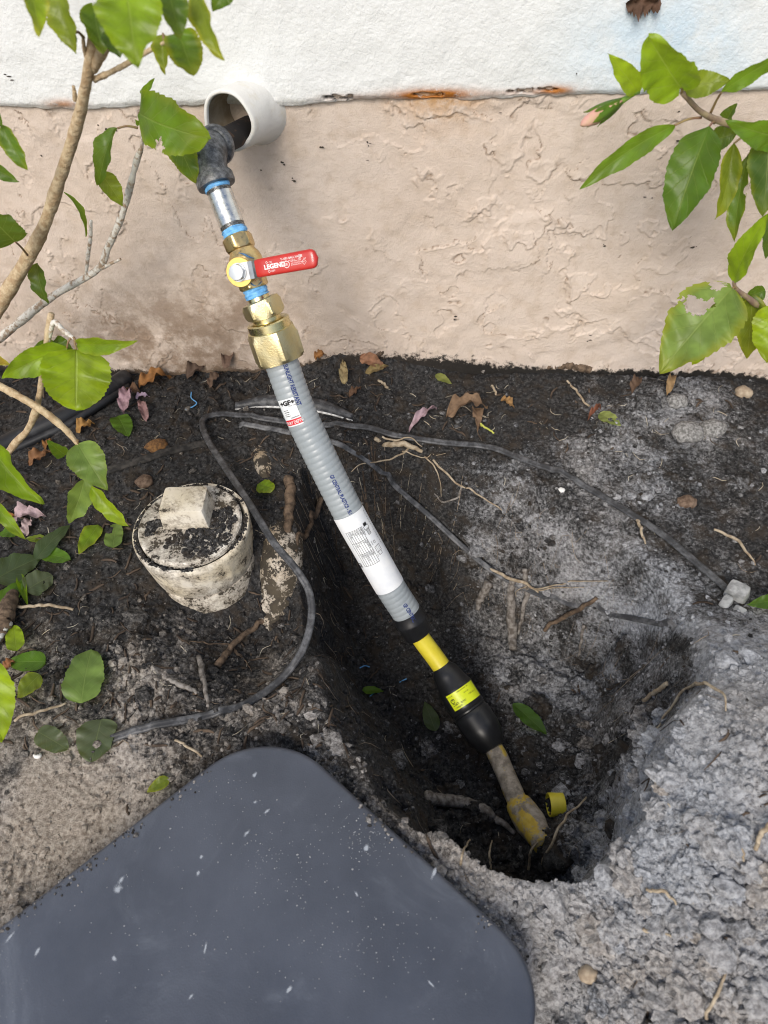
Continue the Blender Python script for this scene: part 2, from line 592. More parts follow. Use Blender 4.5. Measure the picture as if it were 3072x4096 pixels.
# soil colours: pale dry sand against black humus, darker inside the hole
sand = .12 + .35 * fbm(X2, Y2, .18, 4, 91)
for p, r, a in (((2150, 2250), .11, .52), ((2450, 2500), .08, .50), ((2200, 2500), .10, .25), ((1900, 2700), .12, .16), ((2300, 2800), .10, .15), ((1600, 3100), .08, .25), ((2000, 3100), .08, .15), ((1900, 2060), .07, .30), ((2750, 3050), .085, .95), ((2480, 3230), .05, .75),
                ((2950, 2750), .06, .55), ((2700, 3700), .13, .62), ((2300, 3600), .07, .55), ((3000, 4000), .12, .60), ((1900, 3480), .08, .40),
                ((700, 2560), .06, .48), ((560, 2700), .04, .42), ((150, 3230), .12, .62), ((450, 3150), .08, .35), ((400, 3420), .06, .40), ((60, 3500), .10, .35),
                ((2900, 1750), .08, .30), ((2350, 1620), .04, .42), ((2650, 1700), .06, .30), ((2500, 1900), .07, .22), ((1150, 2850), .06, .35), ((3500, 2500), .16, .35), ((3500, 3400), .18, .5), ((3500, 4300), .2, .5), ((-300, 3300), .15, .45)):
    sand = sand + blob(p, r, a)
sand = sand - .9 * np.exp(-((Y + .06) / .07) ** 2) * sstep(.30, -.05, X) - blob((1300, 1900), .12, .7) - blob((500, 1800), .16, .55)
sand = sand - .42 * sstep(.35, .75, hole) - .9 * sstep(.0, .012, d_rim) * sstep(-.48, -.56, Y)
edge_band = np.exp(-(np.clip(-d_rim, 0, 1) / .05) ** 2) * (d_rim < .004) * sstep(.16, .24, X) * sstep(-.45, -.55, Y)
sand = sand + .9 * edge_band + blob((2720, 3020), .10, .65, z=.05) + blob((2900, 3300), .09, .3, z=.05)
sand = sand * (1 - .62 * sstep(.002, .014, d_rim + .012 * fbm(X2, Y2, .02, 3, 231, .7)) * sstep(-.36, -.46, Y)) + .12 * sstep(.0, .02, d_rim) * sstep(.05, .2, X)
sand = sand * (1 + .5 * fbm(X2, Y2, .045, 3, 97)) + .30 * fbm(X2, Y2, .05, 4, 98) * sstep(-.05, .3, sand) + .30 * fbm(X2, Y2, .022, 3, 99) * sstep(.35, .8, sand)
sand = sand + .34 * fbm(X2, Y2, .028, 4, 191, .75) * sstep(0, .25, sand)
sand = np.clip(sand, 0, 1.05)
brown = np.clip(.15 + sstep(.02, -.30, X) * .75 + blob((1700, 3400), .12, .5) + .35 * fbm(X, Y, .10, 4, 95), 0, 1)
V = np.stack([X, Y, Z], -1).reshape(-1, 3)
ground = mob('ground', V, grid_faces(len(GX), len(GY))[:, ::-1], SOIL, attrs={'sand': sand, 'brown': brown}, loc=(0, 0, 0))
tag(ground, kind='structure')
if ground.data.polygons[1000].normal.z < 0:
    ground.data.flip_normals()
def _bil(A, x, y):
    i = np.clip(np.searchsorted(GX, x) - 1, 0, len(GX) - 2)
    j = np.clip(np.searchsorted(GY, y) - 1, 0, len(GY) - 2)
    fx = np.clip((x - GX[i]) / (GX[i + 1] - GX[i]), 0, 1)
    fy = np.clip((y - GY[j]) / (GY[j + 1] - GY[j]), 0, 1)
    return (A[i, j] * (1 - fx) + A[i + 1, j] * fx) * (1 - fy) + (A[i, j + 1] * (1 - fx) + A[i + 1, j + 1] * fx) * fy
def gz(x, y):
    return _bil(Z, np.asarray(x), np.asarray(y))
def atg(px, py, lift=0.0):
    """the point of the soil seen at a place in the picture"""
    r = ray(px, py)
    ds = np.arange(.35, 2.2, .002)
    P = CAM + r * ds[:, None]
    below = P[:, 2] < gz(P[:, 0], P[:, 1])
    k = int(np.argmax(below)) if below.any() else len(ds) - 1
    p = P[k].copy()
    p[2] = gz(p[0], p[1]) + lift
    return p
def gnormal(x, y, e=.008):
    return norm((-(gz(x + e, y) - gz(x - e, y)) / (2 * e), -(gz(x, y + e) - gz(x, y - e)) / (2 * e), 1))

# ================================================================== HOUSE WALL
wall = thing('house_wall', (0, 0.02, 0), 'stucco house wall, white above and rough tan below, behind the dug soil', 'wall')
WX = axis(-.74, .78, .0015, -7, 7, 1.5)
WZ = axis(-.03, BORDER + .015, .0015, -.5, BORDER + .03, 1.5)
XX, ZZ = np.meshgrid(WX, WZ, indexing='ij')
ux = XX + .020 * fbm(XX, ZZ, .05, 3, 203) + .007 * fbm(XX, ZZ, .012, 3, 207, .65)
uz = ZZ + .020 * fbm(XX, ZZ, .05, 3, 205) + .007 * fbm(XX, ZZ, .012, 3, 209, .65)
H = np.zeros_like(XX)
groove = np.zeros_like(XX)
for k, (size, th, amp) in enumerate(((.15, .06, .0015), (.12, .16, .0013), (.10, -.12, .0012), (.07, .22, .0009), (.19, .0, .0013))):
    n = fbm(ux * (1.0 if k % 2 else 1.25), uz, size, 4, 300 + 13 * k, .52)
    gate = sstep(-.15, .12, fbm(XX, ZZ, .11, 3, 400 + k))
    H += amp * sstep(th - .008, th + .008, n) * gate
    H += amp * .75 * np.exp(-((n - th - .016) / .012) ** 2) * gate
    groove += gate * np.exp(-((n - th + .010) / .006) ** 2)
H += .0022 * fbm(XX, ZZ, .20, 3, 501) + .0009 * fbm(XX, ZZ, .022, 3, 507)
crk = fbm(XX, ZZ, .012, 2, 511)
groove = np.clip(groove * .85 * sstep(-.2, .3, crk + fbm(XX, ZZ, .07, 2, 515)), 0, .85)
zb = ZZ - gz(XX, np.full_like(XX, -.012))
splash = np.clip(.55 * np.exp(-((XX - .01) / .10) ** 2) * np.exp(-np.clip(zb, 0, 1) / .035) + .86 * np.exp(-np.clip(zb, 0, 1) / .012) + .25 * np.exp(-np.clip(zb, 0, 1) / .05) + .12 * np.exp(-((XX + .02) / .12) ** 2 - (zb / .05) ** 2), 0, 1)
brown_area = np.clip(.95 * np.exp(-((XX + .42) / .22) ** 2 - ((ZZ - .04) / .13) ** 2) + .35 * np.exp(-((XX + .30) / .05) ** 2 - ((ZZ - .13) / .04) ** 2), 0, 1)
def wl(px, py):
    p = at(px, py, y=0)
    return p[0], p[2]
rx, rz = wl(1770, 390)
rust = 1.0 * np.exp(-((XX - rx) / .05) ** 2) * np.exp(-np.clip(BORDER - ZZ, 0, 1) / .02)
V = np.stack([XX, -H, ZZ], -1).reshape(-1, 3)
tb = mob('tan_stucco_base', V, grid_faces(len(WX), len(WZ)), TAN, wall, attrs={'groove': groove, 'splash': splash, 'brown_area': brown_area, 'rust': rust})
# white upper coat, standing proud with a ragged lower lip
BX = axis(-.80, .82, .002, -7, 7, 1.5)
up = np.r_[2.8, 1.6, 1.0, .75, .62, .55, np.arange(.145, .03, -.004), np.arange(.030, .0005, -.001)]
prof_in = np.linspace(0, 1, 7)[1:]
edge = .0035 * fbm(BX, BX * 0, .09, 4, 601) + .0025 * fbm(BX, BX * 0 + 5, .015, 3, 605)
edge = edge - .004 * np.exp(-((BX + .30) / .2) ** 2)
rows, att = [], {'rust': [], 'void': [], 'grime': [], 'blue': []}
slots = [(1300, 1412, 378, .0030), (1655, 1770, 366, .0018), (2068, 2128, 352, .0026), (2152, 2225, 346, .0017), (2030, 2050, 356, .0010), (640, 650, 405, .001)]
PROUD = .011
bx_px = [(wl(a, c)[0], wl(b, c)[0], wl((a + b) / 2, c)[1], h) for a, b, c, h in slots]
rusts = [(wl(1725, 368), .048, .0075, 1.4), (wl(2225, 348), .020, .006, .9), (wl(1385, 380), .03, .005, .4), (wl(265, 402), .022, .006, .8), (wl(2100, 356), .04, .004, .45)]
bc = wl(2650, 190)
def band_attrs(x, z, lipf):
    r = sum(a * np.exp(-((x - c[0]) / w) ** 2 - ((z - c[1]) / h) ** 2) for c, w, h, a in rusts)
    v = np.zeros_like(x)
    for a, b, c, h in bx_px:
        hh = h * (.45 + .9 * np.clip(fbm(x, x * 0 + 3, .006, 2, 640) + .5, 0, 1))
        v = np.maximum(v, sstep(hh + .0007, hh, np.abs(z - c - .0012 * fbm(x, x * 0, .02, 2, 641))) * sstep(a - .002, a + .002, x) * sstep(b + .002, b - .002, x))
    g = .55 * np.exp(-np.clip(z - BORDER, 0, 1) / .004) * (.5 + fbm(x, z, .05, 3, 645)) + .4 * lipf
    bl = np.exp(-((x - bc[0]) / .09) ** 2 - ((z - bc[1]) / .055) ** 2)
    return np.clip(r, 0, 1), v, np.clip(g, 0, 1), np.clip(bl, 0, 1)
for dz in up:
    z = BORDER + edge * np.exp(-dz / .01) + dz
    r, v, g, bl = band_attrs(BX, z, 0)
    y = -PROUD + .004 * np.exp(-(dz / .004) ** 2) - .003 * fbm(BX, z, .12, 3, 611) - .0010 * fbm(BX, z, .016, 3, 613) + .010 * v
    rows.append(np.stack([BX, y, z], -1))
    for k, a in zip(('rust', 'void', 'grime', 'blue'), (r, v, g, bl)):
        att[k].append(a)
for s in prof_in:
    z = BORDER + edge - .0012 * math.sin(s * math.pi) + .0015 * s
    y = -PROUD + .004 + s * (PROUD + .002) - .003 * fbm(BX, BX * 0 + BORDER, .12, 3, 611) * (1 - s)
    r, v, g, bl = band_attrs(BX, z, s)
    rows.append(np.stack([BX, y, z], -1))
    for k, a in zip(('rust', 'void', 'grime', 'blue'), (r, v * 0, g, bl)):
        att[k].append(a)
V = np.stack(rows, 0)
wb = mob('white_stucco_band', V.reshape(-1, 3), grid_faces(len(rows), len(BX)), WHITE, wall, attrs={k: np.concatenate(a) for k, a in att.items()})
for o in (tb, wb):
    if o.data.polygons[len(o.data.polygons) // 2].normal.y > 0:
        o.data.flip_normals()
# solid core behind the plaster, so that the wall has its thickness
cv = np.array([(x, y, z) for x in (-7, 7) for y in (.02, .22) for z in (-.5, 2.8)], float)
mob('block_core', cv, [(0, 1, 3, 2), (4, 6, 7, 5), (0, 4, 5, 1), (2, 3, 7, 6), (0, 2, 6, 4), (1, 5, 7, 3)], basic('masonry', (.35, .33, .30)), wall, smooth=False)

# ================================================================== MATERIALS OF THE PIPEWORK
def iron_mat():
    m = NT('black_iron')
    n = m.noise(160, 5, .7)
    c = m.mix(m.ramp(n, .35, .75), (.045, .047, .051), (.24, .25, .265))
    c = m.mix(m.ramp(m.noise(500, 2, .6), .62, .8, 0, .6), c, (.24, .25, .27))
    m.set(color=c, rough=.42, metal=.30, spec=.6)
    m.bump(m.noise(420, 3, .6), .32, .0007)
    return m.m
IRON = iron_mat()
RUSTY = basic('rusty_pipe', (.020, .017, .016), (.16, .085, .045), 70, .75, .2, (300, .4, .0005), lo=.5, hi=.72)
def galv_mat():
    m = NT('galvanised_steel')
    n = m.noise(90, 4, .6)
    s = m.voro(160, out='Color')
    c = m.mix(m.ramp(n, .35, .7), (.62, .64, .64), (.80, .81, .79))
    m.set(color=c, rough=m.ramp(m.noise(230, 4, .6), .3, .75, .22, .46), metal=1.0)
    m.bump(m.noise(60, 3, .5), .15, .0006)
    return m.m
GALV = galv_mat()
THREAD = basic('cut_thread', (.42, .43, .43), (.12, .12, .12), 500, .4, .9)
def brass_mat(name, a, b, rough, bs, bd):
    m = NT(name)
    m.set(color=m.mix(m.ramp(m.noise(55, 4, .6), .3, .7), a, b), metal=1.0, rough=m.ramp(m.noise(300, 4, .6), .3, .7, rough, rough + .14))
    m.bump(m.noise(bs, 3, .6), .5, bd)
    return m.m
BRASS = brass_mat('brass', (.72, .54, .25), (.64, .49, .25), .26, 700, .00025)
BRASSRING = brass_mat('polished_brass', (.80, .56, .17), (.72, .50, .16), .30, 500, .0001)
ZINC = brass_mat('yellow_zinc', (.66, .56, .30), (.60, .55, .36), .34, 620, .0007)
ZINCS = brass_mat('yellow_zinc_turned', (.74, .60, .30), (.62, .58, .36), .18, 300, .0001)
STEEL = basic('plated_steel', (.50, .50, .50), (.60, .61, .61), 80, .36, 1.0)
BOLT = basic('bolt_zinc', (.50, .54, .57), (.58, .61, .64), 80, .45, .8)
TAPE = basic('blue_tape', (.12, .38, .74), (.20, .50, .85), 260, .5, 0, (600, .5, .0004), spec=.4)
MARK = basic('blue_paint_mark', (.045, .11, .22), (.10, .22, .36), 400, .7)
RED = basic('red_vinyl', (.46, .022, .020), (.54, .035, .026), 40, .33, 0, (240, .06, .0003))
PRINTW = basic('white_print', (.78, .74, .73))
PRINTB = basic('blue_print', (.015, .035, .17))
PRINTK = basic('black_print', (.015, .015, .017))
def conduit_mat():
    m = NT('grey_conduit')
    n = m.noise(40, 4, .6)
    c = m.mix(m.ramp(n, .35, .7), (.29, .325, .345), (.335, .37, .39))
    m.set(color=c, rough=m.ramp(m.noise(120, 4, .6), .3, .7, .30, .42), spec=.5)
    m.bump(m.noise(180, 4, .6), .12, .0005)
    return m.m
CONDUIT = conduit_mat()
LABELW = basic('white_label', (.80, .82, .83), (.72, .75, .78), 60, .45, 0, (70, .35, .0008))
LABELR = basic('red_label_band', (.62, .02, .035), None, rough=.4)
LABELY = basic('yellow_label', (.74, .83, .02), (.68, .80, .02), 60, .38)
BLACKP = basic('black_plastic', (.010, .0105, .012), (.016, .017, .019), 60, .33, 0, (200, .08, .0004), r1=.45)
YELP = basic('yellow_plastic', (.66, .56, .035), (.72, .62, .05), 50, .42, 0, (260, .1, .0003))
def old_mat(name, dirt_lo, dirt_hi):
    m = NT(name)
    n = m.noise(34, 6, .68, dist=.4)
    yel = m.mix(m.ramp(m.noise(120, 4), .3, .7), (.48, .33, .035), (.60, .44, .07))
    dirt = m.mix(m.ramp(m.noise(90, 5, .65), .3, .7), (.17, .145, .115), (.44, .39, .32))
    f = m.ramp(n, dirt_lo, dirt_hi)
    m.set(color=m.mix(f, yel, dirt), rough=.72)
    m.bump(m.noise(240, 4, .65), .4, .0008)
    return m.m
OLDP = old_mat('dirty_yellow_pipe', .40, .50)
OLDS = old_mat('dirty_yellow_socket', .46, .54)
def pvc_mat(name, amount, base=(.74, .68, .55)):
    m = NT(name)
    n = m.noise(52, 7, .72)
    n2 = m.noise(330, 4, .7)
    c = m.mix(m.ramp(m.noise(18, 4), .3, .7), base, (.80, .76, .68))
    d = m.math('ADD', n, m.math('MULTIPLY', m.math('SUBTRACT', n2, .5), .42))
    f = m.ramp(d, amount, amount + .05)
    c = m.mix(f, c, m.mix(n2, (.012, .011, .010), (.05, .042, .034)))
    f2 = m.math('MULTIPLY', m.ramp(d, amount - .16, amount + .02), .62)
    c = m.mix(m.math('SUBTRACT', f2, f, clamp=True), c, (.17, .125, .08))
    w = m.ramp(m.noise(25, 5, .6), .35, .7, 0, .55)
    c = m.mix(w, c, m.mix(.35, c, (.30, .24, .15)))
    m.set(color=c, rough=m.ramp(f, 0, 1, .45, .95), spec=.4)
    m.bump(d, .35, .0012)
    return m.m
PVC1 = pvc_mat('soiled_pvc', .575, (.72, .63, .46))
PVC2 = pvc_mat('muddy_pvc', .51, (.70, .64, .52))
PVC3 = pvc_mat('very_muddy_pvc', .445, (.42, .33, .22))
PVCW = pvc_mat('plug_pvc', .50, (.66, .64, .58))
PVCH = pvc_mat('head_pvc', .60, (.60, .54, .41))
PAINTW = basic('thick_white_paint', (.80, .79, .75), (.72, .68, .58), 45, .5, 0, (150, .5, .0012), lo=.55, hi=.8)
INSIDE = basic('sleeve_inside', (.42, .36, .27), (.30, .24, .16), 60, .6)
def shell_faces(V, F):
    return V, F

# ================================================================== SLEEVE THROUGH THE WALL
SL_RING = at(911, 486, y=-.060)
SL_WALL = at(1062, 418, y=.03)
SL_WALL = SL_RING + (SL_WALL - SL_RING) * 1.0
sl_ax = norm(SL_RING - SL_WALL)
sl_len = np.linalg.norm(SL_RING - SL_WALL)
SR = .0318
prof = [(0, SR + .010), (sl_len * .28, SR + .006), (sl_len * .42, SR + .0025), (sl_len * .55, SR + .0008), (sl_len - .003, SR), (sl_len - .001, SR - .0006), (sl_len, SR - .002),
        (sl_len + .0002, SR - .0036), (sl_len - .001, SR - .0046), (sl_len - .004, SR - .005)]
sleeve = thing('wall_sleeve', (SL_WALL[0], 0, SL_WALL[2]), 'short white painted plastic sleeve stub poking out of the wall at the lip', 'pipe sleeve')
def wob(s, r, th):
    return r + .0007 * np.sin(3 * th + s * 60) + .0005 * np.sin(5 * th - s * 90)
V, F = lathe(SL_WALL, sl_ax, prof, 64, rfun=wob, cap0=False, cap1=False)
mob('sleeve_shell', V, F, PAINTW, sleeve)
V, F = lathe(SL_WALL, sl_ax, [(sl_len - .004, SR - .005), (0, SR - .006), (-.02, SR - .007), (-.021, .001)], 48, cap0=False, cap1=False)
mob('sleeve_bore', V, F, INSIDE, sleeve)

# ================================================================== GAS RISER
RP = [(868, 742, -.150), (905, 842, -.166), (946, 946, -.184), (985, 1050, -.200), (1024, 1168, -.216), (1066, 1268, -.227), (1127, 1452, -.245), (1212, 1679, -.277),
      (1383, 2030, -.328), (1480, 2205, -.352), (1566, 2356, -.374), (1630, 2456, -.389), (1676, 2542, -.404), (1762, 2661, -.430), (1868, 2827, -.474), (1974, 2993, -.520),
      (2022, 3095, -.552), (2072, 3210, -.590), (2125, 3295, -.616), (2180, 3385, -.645)]
CL = spline([at(a, b, y=c) for a, b, c in RP], 1600)
CS = np.r_[0, np.cumsum(np.linalg.norm(np.diff(CL, axis=0), axis=1))]
RT_, RN_, RB_ = frames(CL, CAM - CL)
RPX = np.array([proj(p) for p in CL[::4]])
def s_of(px, py):
    k = int(np.argmin((RPX[:, 0] - px) ** 2 + (RPX[:, 1] - py) ** 2)) * 4
    return CS[k]
def pf(s):
    s = np.asarray(s, float)
    g = lambda A: np.stack([np.interp(s, CS, A[:, k]) for k in range(3)], -1)
    return g(CL), g(RT_), g(RN_), g(RB_)
def rp(s, w):
    """radius that spans w picture pixels at station s"""
    c = pf(s)[0]
    return w * depth(c) / (2 * FPX)
def surf(s, w, r):
    c, T, N, B = pf(s)
    th = np.asarray(w) / r
    return c + r * (np.cos(th)[..., None] * N + np.sin(th)[..., None] * B)
def rev(stations, seg=56, rfun=None, cap0=True, cap1=True):
    ss = np.array([a for a, b in stations])
    rr = np.array([b for a, b in stations])
    c, T, N, B = pf(ss)
    th = np.linspace(0, 2 * math.pi, seg, endpoint=False)
    R = rr[:, None] * np.ones(seg) if rfun is None else rfun(ss[:, None], rr[:, None], th[None])
    V = c[:, None] + R[..., None] * (np.cos(th)[None, :, None] * N[:, None] + np.sin(th)[None, :, None] * B[:, None])
    F = [tuple(q) for q in grid_faces(len(ss), seg, True)]
    if cap0: F.append(tuple(range(seg - 1, -1, -1)))
    if cap1: F.append(tuple((len(ss) - 1) * seg + j for j in range(seg)))
    return V.reshape(-1, 3), F
def hexr(apo, ph=0.0):
    def f(s, r, th):
        a = (th - ph + math.pi / 6) % (math.pi / 3) - math.pi / 6
        return np.minimum(apo / np.cos(a), r)
    return f
riser = thing('gas_riser', CL[-1] + np.array([0, 0, -.02]), 'new gas pipe riser of elbow, brass valve and grey conduit running into the hole', 'gas pipe')
# --- elbow and the iron pipe in the sleeve
E0, ET = CL[0], RT_[0]
bend = E0 - ET * .036
pin = SL_RING + np.array([.0085, 0, -.0135])            # where the pipe crosses the sleeve mouth
pdir = norm(pin - bend)
V, F = tube([bend + pdir * .012, bend + pdir * .06, bend + pdir * .10], .0128, 12, 32, hint=UP)
mob('iron_pipe', V, F, RUSTY, riser)
k1, k2 = bend + ET * .022, bend + pdir * .020
path = [bend + ET * .030, k1, bend + ET * .010 + pdir * .003, bend + (ET + pdir) * .0035, bend + pdir * .010 + ET * .003, k2, bend + pdir * .027]
V1 = tube(path, [.0172, .0172, .0182, .0186, .0180, .0170, .0170], 40, 40, hint=np.cross(ET, pdir))
V2 = lathe(bend + ET * .024, ET, [(0, .0172), (.001, .0195), (.003, .0206), (.010, .0208), (.0125, .0200), (.0125, .0135)], 40, cap0=False)
V3 = lathe(bend + pdir * .019, pdir, [(0, .0172), (.001, .0195), (.003, .0206), (.008, .0208), (.010, .0200), (.010, .0125)], 40, cap0=False)
mob('elbow', *merge([V1, V2, V3]), IRON, riser, sharp=40)
# --- galvanised nipple with cut threads and tape
sA, sB = s_of(868, 742), s_of(946, 946)
rn = rp(s_of(905, 842), 101)
L = sB - sA
def ringed(s0, s1, r, n, dep):
    out = []
    for i in range(n * 6 + 1):
        s = s0 + (s1 - s0) * i / (n * 6)
        out.append((s, r - dep * (0.5 - 0.5 * math.cos(i / 6 * 2 * math.pi))))
    return out
V, F = rev([(sA + .0085, rn), (sA + .010, rn)] + [(s, rn) for s in np.linspace(sA + .012, sB - .013, 8)] + [(sB - .011, rn)])
nip = mob('nipple', V, F, GALV, riser, sharp=40)
for s0, s1 in ((sA + .0035, sA + .0088), (sB - .0115, sB - .0055)):
    mob('thread', *rev(ringed(s0, s1, rn * .985, 4, .0008), 48), THREAD, nip)
def tape(s0, s1, r, seed, par):
    g = np.random.default_rng(seed)
    st = ringed(s0, s1, r, 3, .0006)
    ph = g.random(4) * 6
    def f(s, rr, th):
        return rr + .0005 * np.sin(3 * th + ph[0] + 900 * s) + .0003 * np.sin(7 * th + ph[1])
    V, F = rev(st, 64, f)
    return mob('thread_tape', V, F, TAPE, par)
tape(sA - .003, sA + .0045, rn * 1.03, 1, riser)
tape(sB - .0065, sB + .003, rn * 1.02, 2, riser)
# --- brass ball valve
sv0, sv1, sv2, sv3 = s_of(944, 946), s_of(966, 1003), s_of(1004, 1106), s_of(1022, 1150)
rh = rp(sv0, 113)
ph = math.radians(12)
V1 = rev([(sv0, rh * .86), (sv0 + .001, rh * .97), (sv0 + .0025, rh * 1.08), (sv1 - .003, rh * 1.08), (sv1 - .001, rh * 1.0), (sv1, rh * .93)], 72, hexr(rh * .97, ph))
rb = rp((sv1 + sv2) / 2, 136)
V2 = rev([(sv1 - .002, rh * .90), (sv1 + .002, rh * .96), (sv1 + .006, rb * .93), (sv1 + .011, rb), (sv2 - .011, rb), (sv2 - .005, rb * .95), (sv2, rh * .98), (sv2 + .002, rh * .95)], 64)
V3 = rev([(sv2 - .001, rh * .98), (sv2, rh * 1.08), (sv3 - .002, rh * 1.08), (sv3 - .0005, rh * .97), (sv3, rh * .88)], 72, hexr(rh * .96, ph))
vb = mob('valve_body', *merge([V1, V2, V3]), BRASS, riser, sharp=28)
sm = s_of(990, 1092)
c0, T0, N0, B0 = pf(sm)
ea = math.radians(24)
E = norm(math.cos(ea) * N0 - math.sin(ea) * B0)          # stem direction, towards the viewer and a little left
Hh = norm(np.cross(T0, E))
if Hh @ RT < 0: Hh = -Hh
U = norm(np.cross(E, Hh))
if U @ UP < 0: U = -U
tilt = math.radians(7)
Hh, U = norm(math.cos(tilt) * Hh - math.sin(tilt) * U), norm(math.cos(tilt) * U + math.sin(tilt) * Hh)
V1 = lathe(c0 + E * .010, E, [(0, .0135), (.010, .0135), (.0112, .0128), (.0112, .0)], 40, cap0=False, cap1=False)
mob('valve_bonnet', *V1, BRASS, riser, sharp=35)
parts = [lathe(c0 + E * (.0205 + .0024 * k), E, [(0, .0148), (.0004, .0152), (.0016, .0152), (.002, .0148), (.0021, .0)], 48, cap0=False, cap1=False) for k in range(2)]
mob('packing_ring', *merge(parts), BRASSRING, riser, sharp=35)
# handle: flat steel strap with a step, then the red sleeve
hp = [(-.0115, .0262), (.012, .0262), (.0175, .0272), (.0235, .0315), (.030, .0335), (.088, .0335)]
hw = [.0088, .0088, .0088, .0086, .0082, .0078]
th = .0014
Vs, Fs = [], []
def strap(pts, wid, thick, round0=True):
    P = []
    for (h, e), w in zip(pts, wid):
        for sgn, ee in ((-1, 0), (1, 0), (1, thick), (-1, thick)):
            P.append(c0 + Hh * h + E * (e + ee) + U * w * sgn)
    n = len(pts)
    F = [tuple(q) for q in grid_faces(n, 4, True)] + [(3, 2, 1, 0), tuple((n - 1) * 4 + j for j in range(4))]
    return np.array(P), F
disc = lathe(c0 + E * .0262, E, [(0, .0096), (.0014, .0096)], 32)
hd = mob('valve_handle', *merge([strap(hp[1:], hw[1:], th), disc, strap([(-.004, .0262), (.013, .0262)], [.0090, .0088], th * .98)]), STEEL, riser, smooth=False)
V1 = lathe(c0 + E * .0276, E, [(0, .0085), (.0006, .0092), (.0012, .0092), (.0012, .0075)], 36, cap0=False)
hexb = lathe(c0 + E * .0284, E, [(0, .0090), (.0045, .0090), (.0058, .0078), (.0060, .0066), (.0060, .0002)], 48, rfun=lambda s, r, t_: hexr(.0076, .3)(s, r, t_), cap0=False, cap1=False)
mob('handle_nut', *merge([V1, hexb]), BOLT, hd, sharp=25)
# red grip: rounded-box sleeve
GL0, GL1, GW, GT = .0235, .0925, .0094, .0036
def grip():
    n, m = 30, 28
    V = []
    for i in range(n):
        x = i / (n - 1)
        h = GL0 + (GL1 - GL0) * (1 - (1 - x) ** 1.0)
        a = min(1.0, math.sqrt(max(0, 1 - max(0, (h - (GL1 - .0075)) / .0075) ** 2.2)))
        a = max(a, .02)
        et = max(.25, a) if a < 1 else 1
        b = .94 if i == 0 else 1
        e0 = np.interp(h, [q[0] for q in hp], [q[1] for q in hp]) + th / 2
        w = GW * (1 - .05 * (1 - x)) * b
        for j in range(m):
            t_ = 2 * math.pi * j / m
            cx, sx = math.cos(t_), math.sin(t_)
            k = 4.5
            rr = (abs(cx) ** k + abs(sx) ** k) ** (-1 / k)
            V.append(c0 + Hh * h + U * (w * a * cx * rr) + E * (e0 + GT * et * sx * rr * b))
    F = [tuple(q) for q in grid_faces(n, m, True)] + [tuple(range(m - 1, -1, -1)), tuple((n - 1) * m + j for j in range(m))]
    return np.array(V), F
gripo = mob('grip', *grip(), RED, hd, sharp=60)
face_e = .0335 + th / 2 + GT + .00012
def flat_text(key, h, u, size, ang=0.0, sx=1.0):
    v, f, w = TEXT[key]
    ca, sa = math.cos(ang), math.sin(ang)
    x, y = v[:, 0] * size * sx, v[:, 1] * size
    return np.array([c0 + Hh * (h + ca * a - sa * b) + U * (u + sa * a + ca * b) + E * face_e for a, b in zip(x, y)]), f
def flat_ring(h, u, r, w, n=20, sq=False):
    P, F = [], []
    for i in range(n):
        t_ = 2 * math.pi * i / n
        for q in (r - w, r):
            P.append(c0 + Hh * (h + q * math.cos(t_)) + U * (u + q * math.sin(t_)) + E * face_e)
    for i in range(n):
        j = (i + 1) % n
        F.append((2 * i, 2 * i + 1, 2 * j + 1, 2 * j))
    return np.array(P), F
pr = [flat_text('LEGEND', .0345, -.0024, .0062, 0, 1.02), flat_text('T-1001 BALL VALVE', .0535, .0036, .0028), flat_text('125 WSP   600 WOG   1 PSIG', .0535, .0014, .0018),
      flat_text('ON', .0405, .0030, .0022), flat_text('OFF', .0415, -.0058, .0026), flat_text('UL', .0573, -.0022, .0034), flat_ring(.0592, -.0012, .0034, .0006),
      flat_text('NATURAL GAS', .0640, .0003, .0017), flat_text('AIR CONDITIONING', .0640, -.0015, .0015), flat_text('REFRIGERATION', .0640, -.0032, .0015),
      flat_ring(.0747, .0045, .0017, .0004), flat_text('SA', .0738, .0038, .0018), flat_text('NP', .0785, .0008, .0020), flat_ring(.0782, -.0016, .0028, .0004, 4), flat_text('FM', .0770, -.0022, .0016),
      flat_text('11M013', .0868, .0052, .0026, -math.pi / 2), flat_ring(.0380, .0040, .0014, .0005, 4), flat_ring(.0392, -.0048, .0016, .0005, 4)]
mob('lettering', *merge(pr), PRINTW, hd, smooth=False)
# smears of blue pipe dope on the valve
def smear(pts, wid, par, mat, r):
    Vv, Ff, off = [], [], 0
    P = spline(np.array([(s_of(a, b), w, q) for (a, b, w), q in zip(pts, wid)]), 24)
    V = []
    for s, w, q in P:
        V.append(surf(s, w - q, r)); V.append(surf(s, w, r + .0006)); V.append(surf(s, w + q, r))
    return mob('paint_smear', np.array(V), grid_faces(24, 3), mat, par)
smear([(965, 1018, -.004), (975, 1030, .000), (985, 1042, .005), (992, 1050, .010)], [.0006, .0014, .0016, .0006], vb, MARK, rb + .0004)
smear([(1006, 1118, -.004), (1010, 1132, -.003), (1015, 1142, .001), (1015, 1142, .006), (1012, 1134, .010)], [.0012, .0012, .0009, .0010, .0004], vb, MARK, rh * 1.085)
